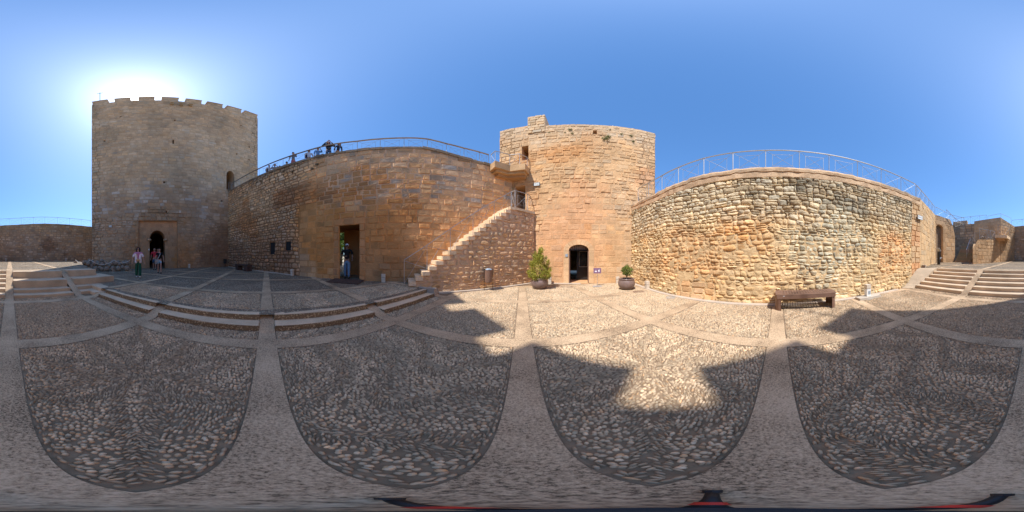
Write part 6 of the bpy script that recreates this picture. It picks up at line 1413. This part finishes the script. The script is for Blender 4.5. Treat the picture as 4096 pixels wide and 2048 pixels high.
def ex_m(t, k, n): mb = MB(); mb.box((-0.36*k, 0.16*k, 0.86*k), (0.16*k, 0.01*k, 0.24*k), 0.2, None, 0.3); mb.build('leaflet', M_WHITE, t)
x, y, _ = at(618, 13.6); z = H(x, y)
person('man in a red shirt and denim shorts holding a leaflet behind the women', (x, y, z+0.01), toward(x, y)+8, 1.78, {'L': ((-0.34, 0.02, 1.17), (-0.38, 0.10, 0.95))}, 0.12, (0.40, 0.22, 0.15), (0.45, 0.035, 0.05), 0.42, (0.06, 0.11, 0.19), 0.45, (0.20, 0.13, 0.1), 'short', (0.03, 0.03, 0.03), 1.1, extra=ex_m)
x, y, _ = at(631, 14.7); z = H(x, y)
person('person in red mostly hidden behind the man with the leaflet', (x, y, z+0.02), toward(x, y), 1.78, None, 0.05, (0.34, 0.18, 0.12), (0.30, 0.03, 0.04), 0.4, (0.03, 0.03, 0.04), 1.0)
x, y, _ = at(1388, 8.45)
person('man with white cap, dark glasses, black t-shirt and jeans coming through the doorway', (x, y, H(x, y)+0.02), toward(x, y)+6, 1.80, {'R': ((0.25, 0.0, 1.14), (0.08, 0.22, 1.12)), 'L': ((-0.27, -0.02, 1.15), (-0.27, 0.16, 0.98))}, 0.08, (0.24, 0.14, 0.10), (0.012, 0.012, 0.014), 0.42, (0.13, 0.22, 0.34), 1.0, (0.02, 0.015, 0.01), 'short', (0.02, 0.02, 0.02), 1.1, cap=(0.6, 0.58, 0.56), glasses=True)
# sightseers on the wall walk: (column, row of the head top, height, label, options)
GW = 'sightseers on the wall walk'
def on_walk(u, v, hgt):
    a = R(az(u)); dx, dy = math.sin(a), math.cos(a); ce = dx*NN[0]+dy*NN[1]; d = 8.2/ce
    for _ in range(20):
        s_ = d*(dx*TT[0]+dy*TT[1]); zt_ = float(CWT(s_-(S1-0.3))); d = (zt_+hgt-EYE)/math.tan(R(el(v)))
        d = min(max(d, 8.05/ce), 9.8/ce)
    s_ = d*(dx*TT[0]+dy*TT[1]); return d*dx, d*dy, float(CWT(s_-(S1-0.3)))
folk = [
 (1077, 662, 1.70, 'man with navy backpack pointing out over the wall', dict(shirt=(0.55, 0.5, 0.5), arms={'L': ((-0.42, 0.1, 1.45), (-0.62, 0.2, 1.55))}, hair=(0.03, 0.025, 0.02)), 'pack'),
 (1099, 660, 1.70, 'person in grey shirt with both hands raised to a camera', dict(shirt=(0.28, 0.25, 0.26), arms={'L': ((-0.26, 0.15, 1.32), (-0.1, 0.2, 1.58)), 'R': ((0.26, 0.15, 1.32), (0.1, 0.2, 1.58))}, pants=(0.3, 0.1, 0.08)), None),
 (1119, 664, 1.62, 'dark haired head just above the wall, left of the taller heads', dict(shirt=(0.03, 0.03, 0.03)), None),
 (1147, 649, 1.62, 'head in dark cap with blond hair above the wall', dict(shirt=(0.25, 0.2, 0.2), hair=(0.22, 0.14, 0.06), cap=(0.03, 0.035, 0.05)), None),
 (1166, 652, 1.50, 'small dark head barely showing next to the boy in grey', dict(shirt=(0.03, 0.03, 0.03)), None),
 (1173, 612, 1.62, 'person in pale cap and grey shirt leaning on the railing', dict(shirt=(0.20, 0.19, 0.19), cap=(0.55, 0.42, 0.42), pants=(0.5, 0.15, 0.18), arms={'L': ((-0.22, 0.1, 1.15), (-0.25, 0.3, 1.15))}), None),
 (1236, 603, 1.65, 'person in white shirt and red cap with a dark backpack', dict(shirt=(0.62, 0.6, 0.66), cap=(0.3, 0.06, 0.06), wide=1.1), 'pack'),
 (1272, 594, 1.62, 'person in blue shirt holding a phone to the face', dict(shirt=(0.13, 0.27, 0.50), hair=(0.25, 0.1, 0.06), sleeve=0.8, arms={'L': ((-0.25, 0.12, 1.28), (-0.1, 0.2, 1.52))}, pants=(0.04, 0.05, 0.09)), None),
 (1314, 569, 1.74, 'broad figure in black pullover photographing over the railing', dict(shirt=(0.012, 0.012, 0.02), hair=(0.10, 0.03, 0.02), hairk='long', sleeve=0.95, wide=1.3, arms={'L': ((-0.38, 0.12, 1.20), (-0.12, 0.2, 1.54)), 'R': ((0.38, 0.12, 1.20), (0.12, 0.2, 1.54))}, pants=(0.05, 0.09, 0.16), shirt_len=0.05), None),
 (1350, 580, 1.45, 'stooping person with loose hair and dark jacket by the railing post', dict(shirt=(0.03, 0.04, 0.07), hair=(0.14, 0.06, 0.03), hairk='long', sleeve=0.9, bend=0.55, pants=(0.02, 0.03, 0.05)), None)]
def pack(t, k, n): mb = MB(); mb.ball((0.12*k, -0.17*k, 1.2*k), (0.16*k, 0.10*k, 0.24*k), 8); mb.build('backpack', cloth((0.02, 0.04, 0.12)), t, smooth=True)
for u, v, hg, lb, kw, ex in folk:
    x, y, z = on_walk(u, v, hg); kw = dict(kw); person(lb, (x, y, z+0.035), toward(x, y)+random.uniform(-25, 25), hg, group=GW, extra=pack if ex else None, **kw)

for o in bpy.data.objects:
    if o.parent is None and o.type in ('MESH', 'EMPTY') and 'kind' not in o: o['kind'] = 'thing'
